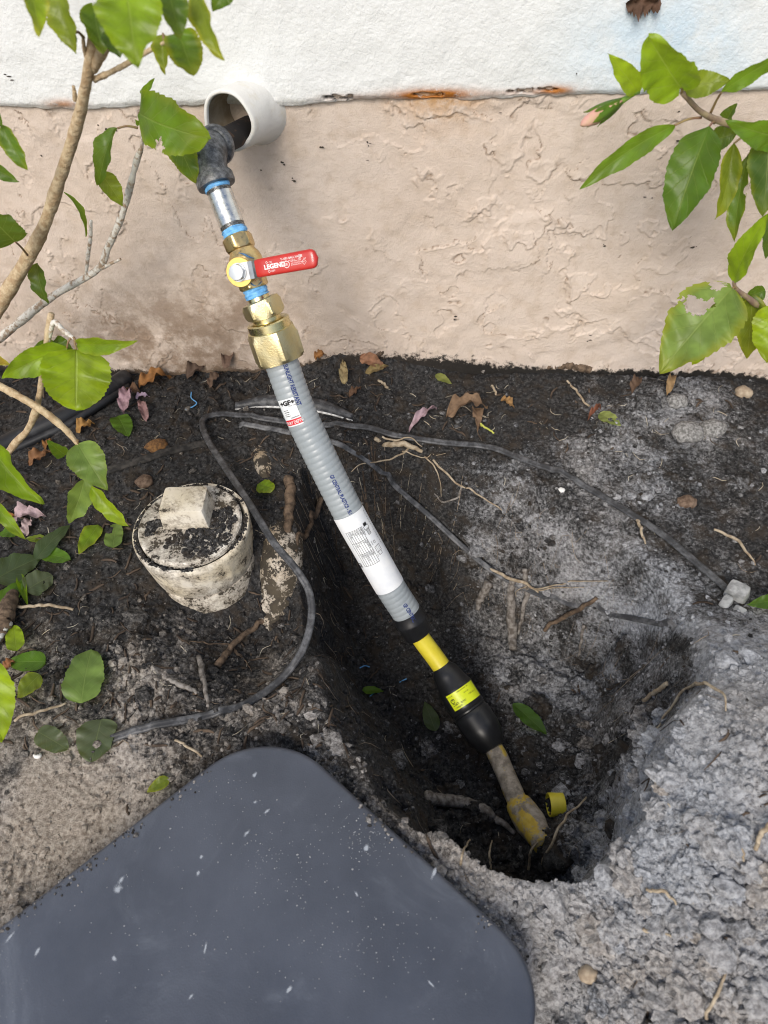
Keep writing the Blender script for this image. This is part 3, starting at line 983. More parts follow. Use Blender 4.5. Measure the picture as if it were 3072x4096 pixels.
# --- tape, adapter and compression nut
sT0, sT1 = s_of(1022, 1152), s_of(1034, 1186)
rt = rp(sT0, 98)
tape(sT0 - .002, sT1, rt, 3, riser)
sH0, sH1 = s_of(1040, 1204), s_of(1068, 1268)
ra = rp(sH0, 168) * .985
V0 = rev([(sT1 - .001, rt * .90), (sT1 + .003, rt * .94), (sT1 + .005, rt * .99), (sH0 + .001, rt * 1.10)], 48)
mob('adapter_neck', *V0, ZINCS, riser, sharp=40)
V1 = rev([(sH0 - .001, rt * 1.1), (sH0, ra * .90), (sH0 + .004, ra * 1.02), (sH1 - .004, ra * 1.02), (sH1 - .0008, ra * .90), (sH1, ra * .80)], 72, hexr(ra * .885, math.radians(-8)))
mob('hex_adapter', *V1, ZINC, riser, sharp=22)
sN0, sN1, sN2 = s_of(1073, 1280), s_of(1083, 1312), s_of(1124, 1446)
rc = rp(sN0, 174)
mob('adapter_collar', *rev([(sH1 - .002, ra * .72), (sN0 - .001, ra * .72), (sN0 - .0008, rc * .90), (sN0, rc * .96), (sN0 + .0008, rc), (sN1 + .001, rc)], 64), ZINCS, riser, sharp=30)
rN = rp((sN1 + sN2) / 2, 208)
mob('compression_nut', *rev([(sN1 - .001, rc * .96), (sN1, rN * .88), (sN1 + .007, rN * 1.03), (sN2 - .005, rN * 1.03), (sN2 - .0006, rN * .90), (sN2, rN * .72)], 72, hexr(rN * .885, math.radians(-20))), ZINC, riser, sharp=22)
# --- grey ribbed conduit
sC0, sC1 = sN2 - .004, s_of(1630, 2456)
rC = .0192
ss = np.arange(sC0, sC1, .0008)
def ribs(s, r, th):
    a = (s / .0072 + th / (2 * math.pi)) % 1.0
    return r + .00055 * np.sin(math.pi * a) ** 0.8 - .0002
cond = mob('conduit', *rev([(s, rC) for s in ss], 56, ribs), CONDUIT, riser)
RS = rC + .00075
def wrap_text(key, s0, w0, size, mode, r=RS, sx=1.0):
    v, f, wd = TEXT[key]
    x, y = v[:, 0] * size * sx, v[:, 1] * size
    if mode == 'down':      # reads down the pipe
        s, w = s0 + x, w0 + y
    elif mode == 'across':
        s, w = s0 - y, w0 + x
    else:                   # upside down across
        s, w = s0 + y, w0 - x
    return surf(s, w, r), f
def wrap_rect(s0, s1, w0, w1, r, n=14):
    S, Wd = np.meshgrid(np.linspace(s0, s1, max(2, int((s1 - s0) / .004) + 1)), np.linspace(w0, w1, n), indexing='ij')
    return surf(S, Wd, r).reshape(-1, 3), [tuple(q) for q in grid_faces(*S.shape)]
def wrap_line(pts, wd, r):
    P = []
    pts = np.asarray(pts, float)
    k = max(3, int(np.linalg.norm(pts[1] - pts[0]) / .0015))
    q = np.linspace(0, 1, k)[:, None]
    C = pts[0] * (1 - q) + pts[1] * q
    d = norm(pts[1] - pts[0])
    n_ = np.array([-d[1], d[0]]) * wd / 2
    A = np.concatenate([C + n_, C - n_])
    return surf(A[:, 0], A[:, 1], r), [(i, i + 1, k + i + 1, k + i) for i in range(k - 1)]
sW = s_of(1150, 1480)
lt = [wrap_text('SUNLIGHT RESISTANT', sN2 + .0015, .0005, .0072, 'down', sx=.70),
      wrap_text('GF CENTRAL PLASTICS - SU', s_of(1312, 1885), -.0005, .0066, 'down', sx=.66),
      wrap_text('GF CENTRAL', s_of(1588, 2400), .0010, .0070, 'down', sx=.72)]
for _l in lt:
    mob('lettering', *_l, PRINTB, cond, smooth=False)
# small white and red label near the nut
sl0 = s_of(1172, 1588)
rl = RS + .0002
mob('warning_label', *wrap_rect(sl0 - .003, sl0 + .0285, -.0235, -.0005, rl), LABELW, cond)
mob('red_label_strip', *wrap_rect(sl0 + .0205, sl0 + .0270, -.0235, -.0007, rl + .00015), LABELR, cond)
tx = [wrap_text('+GF+', sl0 + .0040, -.0205, .0072, 'across', rl + .0003, 1.15), wrap_text('CODE 1068277', sl0 + .0062, -.0100, .0019, 'across', rl + .0003),
      wrap_text('USA', sl0 + .0195, -.0125, .0024, 'across', rl + .0003)]
for k in range(4):
    tx.append(wrap_line([(sl0 + .0095 + .0022 * k, -.0190), (sl0 + .0095 + .0022 * k, -.0125 + .001 * (k % 2))], .0006, rl + .0003))
for k in range(9):
    tx.append(wrap_line([(sl0 + .0180, -.0085 + .0008 * k), (sl0 + .0192, -.0085 + .0008 * k)], .0004, rl + .0003))
mob('label_print', *merge(tx), PRINTK, cond, smooth=False)
mob('label_lettering', *wrap_text('BURY DEPTH', sl0 + .0258, -.0222, .0052, 'across', rl + .00045, .78), PRINTW, cond, smooth=False)
# long white instruction label with its table
sI0, sI1 = s_of(1392, 2046), s_of(1556, 2338)
rI = RS + .00025
mob('instruction_label', *wrap_rect(sI0, sI1, -.0275, .0275, rI, 26), LABELW, cond)
q = rI + .00025
LW = .00042
tab, a0, cw = [], sI0 + .019, (.0, .0165, .0335, .052)
wr = np.linspace(-.0165, .0045, 8)
for w in wr:
    tab.append(wrap_line([(a0 + cw[0], w), (a0 + cw[3], w)], LW, q))
for c in cw:
    tab.append(wrap_line([(a0 + c, wr[0]), (a0 + c, wr[-1])], LW, q))
rowsT = [('PIPE SIZE', 'STAB DEPTH', 'WALL'), ('1/2 CTS', '7/8"', '0.090"'), ('3/4 IPS', '1"', 'DR11'), ('1 CTS', '1"', '0.099"/0.101"'), ('1 IPS', '1-1/4"', 'DR11'), ('1-1/4 IPS', '1-1/4"', 'DR11')]
for i, row in enumerate(rowsT):
    for c, key in zip(cw, row):
        tab.append(wrap_text(key, a0 + c + .0012, wr[-1] - .003 * (i + 1) + .0007, .0027, 'down', q, .82))
# line drawing of the fitting: body, gasket and nut
def box_line(s0, s1, w0, w1, th_=.0005):
    return [wrap_line([(s0, w0), (s1, w0)], th_, q), wrap_line([(s1, w0), (s1, w1)], th_, q), wrap_line([(s1, w1), (s0, w1)], th_, q), wrap_line([(s0, w1), (s0, w0)], th_, q)]
b0 = a0 - .002
for d in ((0, .004, .0092, .0138), (.004, .0085, .0078, .0152), (.0085, .0095, .0086, .0144), (.0095, .0165, .0095, .0135), (.0265, .030, .0098, .0122), (.0345, .043, .0078, .0150), (.043, .0475, .0090, .0138)):
    tab += box_line(b0 + d[0], b0 + d[1], d[2], d[3])
tab.append(wrap_rect(b0 + .0003, b0 + .0037, .0095, .0135, q))
for k in range(6):
    tab.append(wrap_line([(b0 + .0105 + .001 * k, .0095), (b0 + .0105 + .001 * k, .0135)], .0003, q))
for w in (.0100, .0126):
    tab.append(wrap_line([(b0 + .0345, w), (b0 + .043, w)], .00022, q))
tab += [wrap_text('Body/Stiffener', b0 + .002, .0052, .0022, 'down', q), wrap_text('Gasket', b0 + .025, .0068, .0022, 'down', q), wrap_text('Nut', b0 + .045, .0058, .0022, 'down', q),
        wrap_text('PE', sI0 + .066, -.0262, .0075, 'down', q)]
for k in range(13):
    tab.append(wrap_line([(sI0 + .004 + .004 * k, .0208), (sI0 + .0068 + .004 * k, .0208)], .0005, q))
mob('label_drawing', *merge(tab), PRINTK, cond, smooth=False)
# --- black end collar, yellow pipe, black coupling, old pipe
sK = s_of(1676, 2542)
rk = rp(sC1, 121)
mob('end_collar', *rev([(sC1 - .004, rC + .0006), (sC1 - .0035, rk), (sC1 + .006, rk * 1.01), (sC1 + .009, rk * 1.09), (sC1 + .013, rk * 1.08), (sC1 + .016, rk * 1.0), (sK - .004, rk * .98), (sK - .001, rk * .90), (sK, rk * .66)], 56), BLACKP, riser, sharp=50)
sY = s_of(1762, 2661)
rY = rp(sK, 76)
mob('yellow_pipe', *rev([(s, rY) for s in np.linspace(sK - .006, sY + .008, 10)], 48), YELP, riser)
sZ = s_of(1974, 2993)
Lc = sZ - sY
st = [(0, 76), (.004, 82), (.03, 90), (.06, 110), (.12, 120), (.24, 138), (.255, 146), (.27, 150), (.47, 152), (.50, 148), (.515, 142), (.525, 150), (.54, 150), (.55, 143), (.565, 150), (.60, 158), (.74, 158), (.755, 160), (.85, 148), (.92, 128), (.965, 108), (.99, 98), (1.0, 78)]
kk = .965
cst = [(sY + a * Lc, rp(sY + a * Lc, w * kk)) for a, w in st]
coup = mob('coupling', *rev(cst, 56), BLACKP, riser, sharp=30)
sL0, sL1 = sY + .285 * Lc, sY + .465 * Lc
rL = rp((sL0 + sL1) / 2, 152 * kk) + .0002
mob('coupling_label', *wrap_rect(sL0, sL1, -.018, .030, rL, 22), LABELY, coup)
lw = sL1 - sL0
tl = [wrap_text('UPC', sL0 + lw * .60, -.0065, .0046, 'up', rL + .0002), wrap_text('SA', sL0 + lw * .34, -.0095, .0036, 'up', rL + .0002), wrap_text('DATE:', sL0 + lw * .68, .0040, .0030, 'up', rL + .0002),
      wrap_text('12/29/2021', sL0 + lw * .84, -.0030, .0026, 'up', rL + .0002, .9), wrap_text('B-127.4', sL0 + lw * .10, -.0095, .0026, 'up', rL + .0002), wrap_text('NO. 0000679709907', sL0 + lw * .06, .0165, .0024, 'up', rL + .0002, .9),
      wrap_text('PE 4710', sL0 + lw * .30, .0140, .0024, 'up', rL + .0002), wrap_text('1" CTS DR11', sL0 + lw * .52, .0235, .0024, 'up', rL + .0002)]
for r_ in (.0030, .0024):
    tt = np.linspace(.5, 2 * math.pi - .5, 24)
    for i in range(23):
        a, b = tt[i], tt[i + 1]
        tl.append(wrap_line([(sL0 + lw * .45 + r_ * math.sin(a), -.0125 + r_ * math.cos(a)), (sL0 + lw * .45 + r_ * math.sin(b), -.0125 + r_ * math.cos(b))], .0004, rL + .0002))
mob('label_print', *merge(tl), PRINTK, coup, smooth=False)
sO = s_of(2072, 3210)
rO = rp(sZ, 76)
mob('old_pipe', *rev([(s, rO * (1 + .02 * math.sin(s * 130))) for s in np.linspace(sZ - .01, sO + .012, 24)], 40), OLDP, riser)
sE = CS[-1]
e = sE - sO
mob('old_socket', *rev([(sO - .001, rp(sO, 88)), (sO, rp(sO, 98)), (sO + .003, rp(sO, 106)), (sO + e * .25, rp(sO, 118)), (sO + e * .45, rp(sO, 122)), (sO + e * .62, rp(sO, 108)), (sO + e * .8, rp(sO, 92)), (sE, rp(sO, 84))], 48), OLDS, riser)

# ================================================================== CLEANOUT
co = at(762, 2098, z=.050)
cof = thing('sewer_cleanout', (co[0], co[1], -.06), 'cream plastic sewer cleanout with square headed plug, caked in black soil', 'cleanout')
Zax = np.array([0, 0, 1.0])
base = np.array([co[0], co[1], 0.0])
def ribsh(s, r, th):
    out = r * np.ones_like(th)
    for k in range(6):
        d = (th - (k * math.pi / 3 + .55) + math.pi) % (2 * math.pi) - math.pi
        out = out + .0030 * np.exp(-(d / .035) ** 2) * (1 if -.006 < s < .036 else 0)
    return out
R = .0725
V, F = lathe(base, Zax, [(-.016, R * .885), (-.014, R * .905), (0, R * .93), (.020, R * .965), (.036, R * .99), (.041, R), (.0455, R), (.0475, R * .985), (.0478, R * .93), (.044, R * .905), (.040, R * .90)], 120, rfun=ribsh, cap0=False, cap1=False)
mob('hub', V, F, PVC1, cof, sharp=40)
V, F = lathe(base, Zax, [(-.12, R * .86), (-.05, R * .90), (-.048, R * .93), (-.020, R * .93), (-.0165, R * .915), (-.015, R * .86)], 72, cap0=False)
mob('barrel', V, F, PVC2, cof, sharp=40)
pr = [(.038, R * .80)]
for k in range(3):
    z0 = .0440 + k * .0030
    pr += [(z0, R * .855), (z0 + .0006, R * .875), (z0 + .0018, R * .875), (z0 + .0024, R * .855)]
pr += [(.0532, R * .86), (.0540, R * .845), (.0538, R * .80), (.0530, R * .78), (.0530, .002)]
V, F = lathe(base, Zax, pr, 96, cap0=False)
plug = mob('plug', V, F, PVCW, cof, sharp=35)
# raised square head: a bevelled, slightly tapered block
hc = at(745, 2030, z=.068)
hc[2] = .0520
ang = math.radians(3)
ex, ey = np.array([math.cos(ang), math.sin(ang), 0]), np.array([-math.sin(ang), math.cos(ang), 0])
def rbox(c, ex, ey, ez, hx, hy, h, taper=.95, b=.0035, n=24, k=7):
    V = []
    lev = [(0, 1.0, 0), (h * .5, (1 + taper) / 2, 0), (h - b, taper, 0), (h - b * .3, taper, b * .3), (h, taper, b)]
    for z, s, ins in lev:
        for j in range(n * 2):
            t_ = 2 * math.pi * j / (n * 2) + .01
            cx, sx = math.cos(t_), math.sin(t_)
            rr = (abs(cx) ** k + abs(sx) ** k) ** (-1 / k)
            V.append(c + ex * ((hx * s - ins) * cx * rr) + ey * ((hy * s - ins) * sx * rr) + ez * z)
    m = n * 2
    F = [tuple(q) for q in grid_faces(len(lev), m, True)] + [tuple((len(lev) - 1) * m + j for j in range(m))]
    return np.array(V), F
V, F = rbox(hc, ex, ey, Zax, .0290, .0225, .0320, taper=.93, b=.0022, n=36, k=14)
V = V + .0012 * np.stack([fbm(V[:, 0] + 3, V[:, 2], .03, 2, 5), fbm(V[:, 1], V[:, 2] + 9, .03, 2, 6), fbm(V[:, 0], V[:, 1], .02, 2, 7)], -1)
mob('square_head', V, F, PVCH, plug, sharp=38)
# branch pipe beside it
_bp = [atg(1105, 2000), atg(1118, 2100), atg(1118, 2220), atg(1100, 2360), atg(1080, 2480), atg(1075, 2600)]
V, F = tube([p + np.array([0, .004, dz]) for p, dz in zip(_bp, (-.044, -.026, -.019, -.019, -.026, -.044))], [.020, .026, .028, .028, .028, .028], 50, 36)
V = V + .0012 * np.stack([fbm(V[:, 0], V[:, 2], .02, 3, 15), fbm(V[:, 1], V[:, 2], .02, 3, 16), 0 * V[:, 0]], -1)
mob('branch_pipe', V, F, PVC3, cof)
V, F = tube([atg(1030, 1770) + (0, 0, -.016), atg(1045, 1825) + (0, 0, -.0118), atg(1058, 1880) + (0, 0, -.0118), atg(1070, 1940) + (0, 0, -.018)], [.012, .014, .014, .012], 24, 28)
mob('buried_elbow', V, F, PVC3, cof)

# ================================================================== KNEELING PAD
def pad_mat():
    m = NT('foam_pad')
    n = m.noise(7, 5, .6)
    c = m.mix(m.ramp(n, .3, .7), (.042, .051, .073), (.072, .084, .114))
    smudge = m.ramp(m.noise(9, 6, .72, dist=.8), .50, .80, 0, .26)
    c = m.mix(smudge, c, (.30, .34, .40))
    # dusty scuffs and single sand grains lying on the foam
    v = m.voro(15)
    sc = m.math('MULTIPLY', m.ramp(m.math('ADD', v, m.math('MULTIPLY', m.math('SUBTRACT', m.noise(130, 4, .7), .5), .22)), .04, .11, 1, 0), m.ramp(m.voro(15, out='Color'), .46, .52))
    c = m.mix(m.math('MULTIPLY', sc, .75), c, (.55, .58, .60))
    gr = m.math('MULTIPLY', m.ramp(m.voro(330), .12, .20, 1, 0), m.ramp(m.noise(6.5, 5, .75), .54, .70))
    c = m.mix(m.math('MULTIPLY', gr, .35), c, (.60, .60, .58))
    m.set(color=c, rough=m.ramp(m.noise(12, 4), .3, .7, .33, .46), spec=.6)
    h = m.math('ADD', m.noise(620, 2, .6), m.math('MULTIPLY', m.noise(70, 4, .6), .9))
    m.bump(h, .32, .0012)
    return m.m
PAD = pad_mat()
def outline(ins, n=18, rad=.076):
    out = []
    for cx, cy, a0 in ((rad, rad, 180), (PLEN - rad, rad, 270), (PLEN - rad, PW - rad, 0), (rad, PW - rad, 90)):
        for k in range(n):
            a = math.radians(a0 + 90 * k / (n - 1))
            out.append((cx + (rad - ins) * math.cos(a), cy + (rad - ins) * math.sin(a)))
    return np.array(out)
lev = [(-.018, .003), (-.0165, .0008), (-.012, 0), (PADZ - .006, 0), (PADZ - .0035, .0007), (PADZ - .0014, .0022), (PADZ - .0004, .0042), (PADZ, .0065)]
V = []
for z, ins in lev:
    o_ = outline(ins)
    V.append(np.stack([PC[0] + o_[:, 0] * u1[0] + o_[:, 1] * u2[0], PC[1] + o_[:, 0] * u1[1] + o_[:, 1] * u2[1], np.full(len(o_), z)], -1))
m_ = len(V[0])
F = [tuple(q) for q in grid_faces(len(lev), m_, True)] + [tuple((len(lev) - 1) * m_ + j for j in range(m_)), tuple(range(m_ - 1, -1, -1))]
V = np.concatenate(V)
pad = mob('kneeling_pad', V, F, PAD, sharp=60)
import bmesh
_bm = bmesh.new(); _bm.from_mesh(pad.data); bmesh.ops.recalc_face_normals(_bm, faces=_bm.faces); _bm.to_mesh(pad.data); _bm.free()
SMU = NT('dust_mark')
_d = SMU.n('VectorMath', operation='LENGTH')
_s = SMU.n('VectorMath', operation='SUBTRACT')
SMU.link(SMU.coord('UV'), _s.inputs[0]); _s.inputs[1].default_value = (.5, .5, 0)
SMU.link(_s.outputs[0], _d.inputs[0])
_a = SMU.math('SUBTRACT', SMU.math('ADD', SMU.noise(170, 5, .75), .16), SMU.math('MULTIPLY', _d.outputs['Value'], 1.15))
SMU.set(color=(.52, .57, .64), rough=.9, alpha=SMU.ramp(_a, .15, .60, 0, .62))
SMU = SMU.m
gp = np.random.default_rng(55)
def dust_mark(px, py, lpx, wpx, ang):
    p = at(px, py, z=PADZ + .0004)
    l, w = lpx * depth(p) / FPX, wpx * depth(p) / FPX
    a = math.radians(ang)
    e1, e2 = math.cos(a) * RT + math.sin(a) * np.array([-RT[1], RT[0], 0]), None
    e1 = norm(np.array([e1[0], e1[1], 0])); e2 = np.array([-e1[1], e1[0], 0])
    th = np.linspace(0, 2 * math.pi, 15)[:-1]
    V = [p] + [p + e1 * l * math.cos(t) * gp.uniform(.85, 1.1) + e2 * w * math.sin(t) * gp.uniform(.85, 1.1) for t in th]
    uv = [(.5, .5)] + [(.5 + .5 * math.cos(t), .5 + .5 * math.sin(t)) for t in th]
    mob('dust_mark', np.array(V), [(0, i + 1, (i + 1) % 14 + 1) for i in range(14)], SMU, pad, uv=uv)
for q in ((471, 3556, 26, 24, 60), (484, 3520, 22, 14, 60), (988, 3331, 24, 11, 50), (1068, 3245, 22, 10, 40), (1021, 3208, 16, 12, 20), (1019, 3099, 18, 10, 60), (805, 3428, 14, 10, 70), (792, 3494, 16, 9, 80),
          (1466, 3391, 22, 15, 60), (1737, 3490, 34, 10, 65), (822, 3789, 26, 7, 85), (1157, 3958, 24, 10, 55), (765, 3985, 18, 8, 50), (1724, 3935, 30, 6, -45), (40, 3749, 36, 9, 60),
          (152, 3802, 26, 10, 70), (457, 3835, 20, 10, -40), (1426, 3576, 20, 8, -60)):
    dust_mark(*q)
tag(pad, 'thick dark grey foam kneeling pad with rounded corners lying by the hole', 'kneeling pad')

# ================================================================== CABLES, TUBING AND EDGING
CABLE = NT('black_cable')
_n = CABLE.noise(80, 5, .7)
CABLE.set(color=CABLE.mix(CABLE.ramp(_n, .42, .66), (.026, .027, .030), (.105, .108, .115)), rough=.5)
CABLE.bump(CABLE.noise(300, 4, .7), .3, .0005)
CABLE = CABLE.m
DUSTY = basic('dusty_cable', (.050, .052, .057), (.17, .173, .18), 70, .5, 0, (300, .4, .0006), lo=.42, hi=.66)
def fig8(th):
    x = np.cos(th)
    y = np.sin(th)
    return y * .52 * (1 - .42 * np.exp(-(x / .30) ** 2)), x
def cable(pts, w, mat, label, name='cable', n=220):
    P = np.array([atg(p[0], p[1], w * .42 + (p[2] if len(p) > 2 else 0)) if len(p) < 4 else at(p[0], p[1], z=p[3]) for p in pts])
    C = spline(P, n)
    for _ in range(6):
        C[:, 2] = np.maximum(C[:, 2], gz(C[:, 0], C[:, 1]) + w * (.55 if len(pts) > 6 else .1))
        C[1:-1, 2] = .25 * C[:-2, 2] + .5 * C[1:-1, 2] + .25 * C[2:, 2]
    C[:, 2] = np.maximum(C[:, 2], gz(C[:, 0], C[:, 1]) + w * .55)
    C[0], C[-1] = P[0], P[-1]
    V, F = tube(C, w, n, 20, hint=(.05, -.35, .93), prof=fig8)
    o = mob(name, V, F, mat, loc=P[0])
    return tag(o, label, 'cable')
cable([(444, 2963), (611, 2907), (796, 2876), (963, 2833, .002), (1111, 2741, .004), (1204, 2611, 0, -.012), (1244, 2481, 0, .002), (1237, 2370, 0, .016), (1185, 2278, 0, .030), (1093, 2167, 0, .042),
       (1000, 2018, 0, .046), (889, 1852, 0, .030), (826, 1750, 0, .018), (815, 1700, .006), (861, 1669, .003), (963, 1674, .004), (1111, 1694, .004), (1296, 1718, .006), (1463, 1722, .004), (1574, 1757, .006),
       (1759, 1781, .004), (1944, 1798, .002), (2130, 1861, .002), (2315, 1944, .003), (2500, 2055, .003), (2648, 2148, .002), (2778, 2259, .003), (2889, 2352, .002), (2920, 2385, 0)],
      .0046, CABLE, 'long black twin cable looping round the cleanout and ending at a grey connector', n=420)
cable([(960, 1712), (1060, 1722), (1180, 1745, .004), (1340, 1795, .010), (1390, 1830, .016), (1500, 1920, .022), (1600, 2012, .022), (1720, 2112, .022), (1850, 2228, .022), (1980, 2322, .016), (2150, 2395, .010),
       (2300, 2440, .006), (2450, 2475, .004), (2640, 2508, .0), (2700, 2515, -.006)], .0042, DUSTY, 'dusty black twin cable hanging across the back slope of the hole', n=260)
cable([(350, 1912, -.002), (470, 1880, .001), (600, 1842, .002), (720, 1806, .001), (830, 1778, -.003)], .0058, basic('soiled_cable', (.012, .011, .010), (.05, .045, .04), 120, .85, 0, (200, .5, .001)),
      'dark soil covered cable half buried left of the looped cable', n=80)
# black half tube with a white cut edge, behind the conduit
bt = thing('tubing_piece', atg(1180, 1640), 'half buried piece of black tubing with a white lower edge, behind the conduit', 'tubing')
P = np.array([atg(945, 1628, .001), atg(1060, 1618, .004), atg(1180, 1622, .005), atg(1300, 1642, .004), atg(1412, 1668, -.001)])
V, F = tube(P, [.006, .010, .011, .010, .005], 40, 16)
mob('black_tube', V, F, CABLE, bt)
off = np.array([0, -.0105, -.0015])
V, F = tube(P[:] + off * np.array([.6, .9, 1, .95, .6])[:, None], [.0012, .0020, .0022, .0020, .0010], 40, 8)
mob('white_edge', V, F, basic('white_plastic', (.70, .70, .69), (.35, .34, .33), 160, .6), bt)
# landscape edging on the left
ed = thing('lawn_edging', atg(200, 1720), 'black plastic lawn edging strip slanting up to the wall behind the leaves', 'edging')
P = [atg(-120, 1870, .004), atg(60, 1775, .006), atg(260, 1685, .008), atg(420, 1592, .009), atg(515, 1528, .009)]
EDG = basic('edging_plastic', (.012, .013, .016), (.05, .052, .056), 50, .45, 0, (200, .2, .0005), lo=.45, hi=.8)
V, F = tube(P, .0135, 50, 20)
mob('bead', V, F, EDG, ed)
V, F = tube([p + np.array([.006, -.016, -.004]) for p in P], .0065, 50, 10)
mob('flange', V, F, EDG, ed)
dd = norm(P[-1] - P[-2])
V, F = lathe(P[-2] + (P[-1] - P[-2]) * .35, dd, [(0, .0135), (.001, .0152), (.004, .0152), (.005, .0135)], 28)
mob('coupler_ring', V, F, EDG, ed, sharp=40)

# grey wire connector
cc = atg(2935, 2395, .004)
wc = thing('wire_connector', cc, 'dusty grey plastic wire connector block at the right end of the cable', 'connector')
CONN = basic('dusty_grey_plastic', (.22, .225, .225), (.42, .43, .43), 90, .8, 0, (220, .5, .0010))
a = math.radians(-38)
ex, ey = norm((math.cos(a), math.sin(a), .1)), norm((-math.sin(a), math.cos(a), .05))
ez = np.cross(ex, ey)
for nm, c_, s_ in (('body', cc + np.array([.003, .004, -.003]), (.0125, .0100, .015)), ('cap', cc + np.array([-.013, -.011, -.003]), (.0060, .0105, .010)), ('latch', cc + np.array([.0005, -.020, -.004]), (.0075, .0055, .008))):
    V, F = rbox(c_, ex, ey, ez, *s_, taper=.9, b=.0015, n=12, k=6)
    mob(nm, V, F, CONN, wc, sharp=40)

# yellow offcut ring in the hole
cc = atg(2218, 3232, .011)
ax = norm(RT + np.array([0, .05, -.02]))
V1 = lathe(cc - ax * .0092, ax, [(0, .0122), (0, .0137), (.0005, .0141), (.0180, .0141), (.0184, .0137), (.0184, .0122), (0, .0122)], 48, cap0=False, cap1=False)
o = mob('pipe_offcut', *V1, YELP, sharp=40)
tag(o, 'short bright yellow plastic pipe ring lying on the hole floor', 'pipe offcut')

# ================================================================== LOOSE SOIL, CLODS AND STONES
def crumbs(pos, size, sandv, brownv, seed, sub=0, flat=.75):
    g = np.random.default_rng(seed)
    bv, bf = ico(sub)
    n, k = len(pos), len(bv)
    sc = size[:, None, None] * (1 + .32 * (g.random((n, k, 1)) - .5) * 2) * (1 + .5 * (g.random((n, 1, 3)) - .5))
    sc[..., 2] *= flat
    a = g.random(n) * 6.28
    ca, sa = np.cos(a)[:, None], np.sin(a)[:, None]
    v = bv[None] * sc
    v = np.stack([v[..., 0] * ca - v[..., 1] * sa, v[..., 0] * sa + v[..., 1] * ca, v[..., 2]], -1) + pos[:, None]
    f = (bf[None] + (np.arange(n) * k)[:, None, None]).reshape(-1, 3)
    return v.reshape(-1, 3), f, np.repeat(sandv, k), np.repeat(brownv, k)
def sample(n, seed, weight=None):
    g = np.random.default_rng(seed)
    px, py = g.uniform(-450, 3600, n * 2), g.uniform(1350, 4350, n * 2)
    D = FW + ((px - 1536) / FPX)[:, None] * RT + ((2048 - py) / FPX)[:, None] * UP
    d = (.12 - CAM[2]) / D[:, 2]
    done = np.zeros(len(d), bool)
    for _ in range(70):                       # walk each ray down to the soil
        P = CAM + D * d[:, None]
        done |= P[:, 2] <= gz(P[:, 0], P[:, 1])
        d = np.where(done, d, d + .008)
    P = CAM + D * d[:, None]
    P = P + g.normal(0, .006, P.shape)
    ok = (P[:, 1] < -.006) & (P[:, 1] > -1.0)
    a1, a2 = pad_uv(P[:, 0], P[:, 1])
    ok &= ~((a1 > -.002) & (a1 < PLEN) & (a2 > -.002) & (a2 < PW))
    ok &= np.hypot(P[:, 0] - co[0], P[:, 1] - co[1]) > R + .003
    P = P[ok]
    if weight is not None:
        P = P[g.random(len(P)) < weight(P[:, 0], P[:, 1])]
    P = P[:n]
    P[:, 2] = gz(P[:, 0], P[:, 1])
    return P
g = np.random.default_rng(70)
P = sample(32000, 71, lambda x, y: np.clip(_bil(rough, x, y) * .7, .08, 1))
sz = np.exp(g.normal(math.log(.0015), .5, len(P))).clip(.0006, .0055)
P[:, 2] += sz * .25
A = crumbs(P, sz, np.clip(_bil(sand, P[:, 0], P[:, 1]) + g.normal(0, .22, len(P)), 0, 1.1), _bil(brown, P[:, 0], P[:, 1]), 72)
# bigger clods
P2 = sample(1000, 73, lambda x, y: np.clip(_bil(rough, x, y) - .55, 0.02, 1))
sz2 = np.exp(g.normal(math.log(.0056), .45, len(P2))).clip(.003, .015)
P2[:, 2] += sz2 * .1
Bc = crumbs(P2, sz2, np.clip(_bil(sand, P2[:, 0], P2[:, 1]) + g.normal(.02, .28, len(P2)), 0, 1.1), _bil(brown, P2[:, 0], P2[:, 1]), 74, sub=1, flat=.7)
P3 = np.array([atg(g.uniform(2250, 3072), g.uniform(3250, 4096)) for _ in range(70)] + [atg(g.uniform(2500, 2760), g.uniform(2820, 3350)) for _ in range(22)] + [atg(g.uniform(1500, 2400), g.uniform(2650, 3250)) for _ in range(30)])
_k1, _k2 = pad_uv(P3[:, 0], P3[:, 1])
P3 = P3[~((_k1 > -.012) & (_k2 > -.012) & (_k2 < PW + .012))]
sz3 = np.exp(g.normal(math.log(.0085), .35, len(P3))).clip(.005, .016)
Bd = crumbs(P3, sz3, np.clip(_bil(sand, P3[:, 0], P3[:, 1]) + g.normal(-.02, .25, len(P3)), 0, 1.1), np.clip(_bil(brown, P3[:, 0], P3[:, 1]) + g.normal(.1, .2, len(P3)), 0, 1), 79, sub=2, flat=.65)
# soil lying on the plug and on the shoulder of the hub
n = 2600
r_ = np.sqrt(g.random(n)) * R * .84
th_ = g.random(n) * 6.28
Pc = np.stack([co[0] + r_ * np.cos(th_), co[1] + r_ * np.sin(th_), np.full(n, .0536)], -1)
keep = (fbm(Pc[:, 0], Pc[:, 1], .035, 3, 801) + .55 * np.exp(-((Pc[:, 1] - co[1] + .030) / .022) ** 2) + .55 * np.exp(-((Pc[:, 0] - co[0] - .042) / .02) ** 2) > .12 + .5 * sstep(R * .70, R * .84, r_))
Pc = Pc[keep]
sc_ = np.exp(g.normal(math.log(.0015), .42, len(Pc))).clip(.0007, .004)
Cc = crumbs(Pc, sc_, np.clip(g.normal(.05, .15, len(Pc)), 0, .6), np.full(len(Pc), .5), 75)
n = 900
th_ = g.random(n) * 6.28
r_ = R * (.90 + .06 * g.random(n))
keep = fbm(np.cos(th_), np.sin(th_), .6, 2, 805) > -.25
Ph = np.stack([co[0] + r_ * np.cos(th_), co[1] + r_ * np.sin(th_), np.full(n, .0475)], -1)[keep]
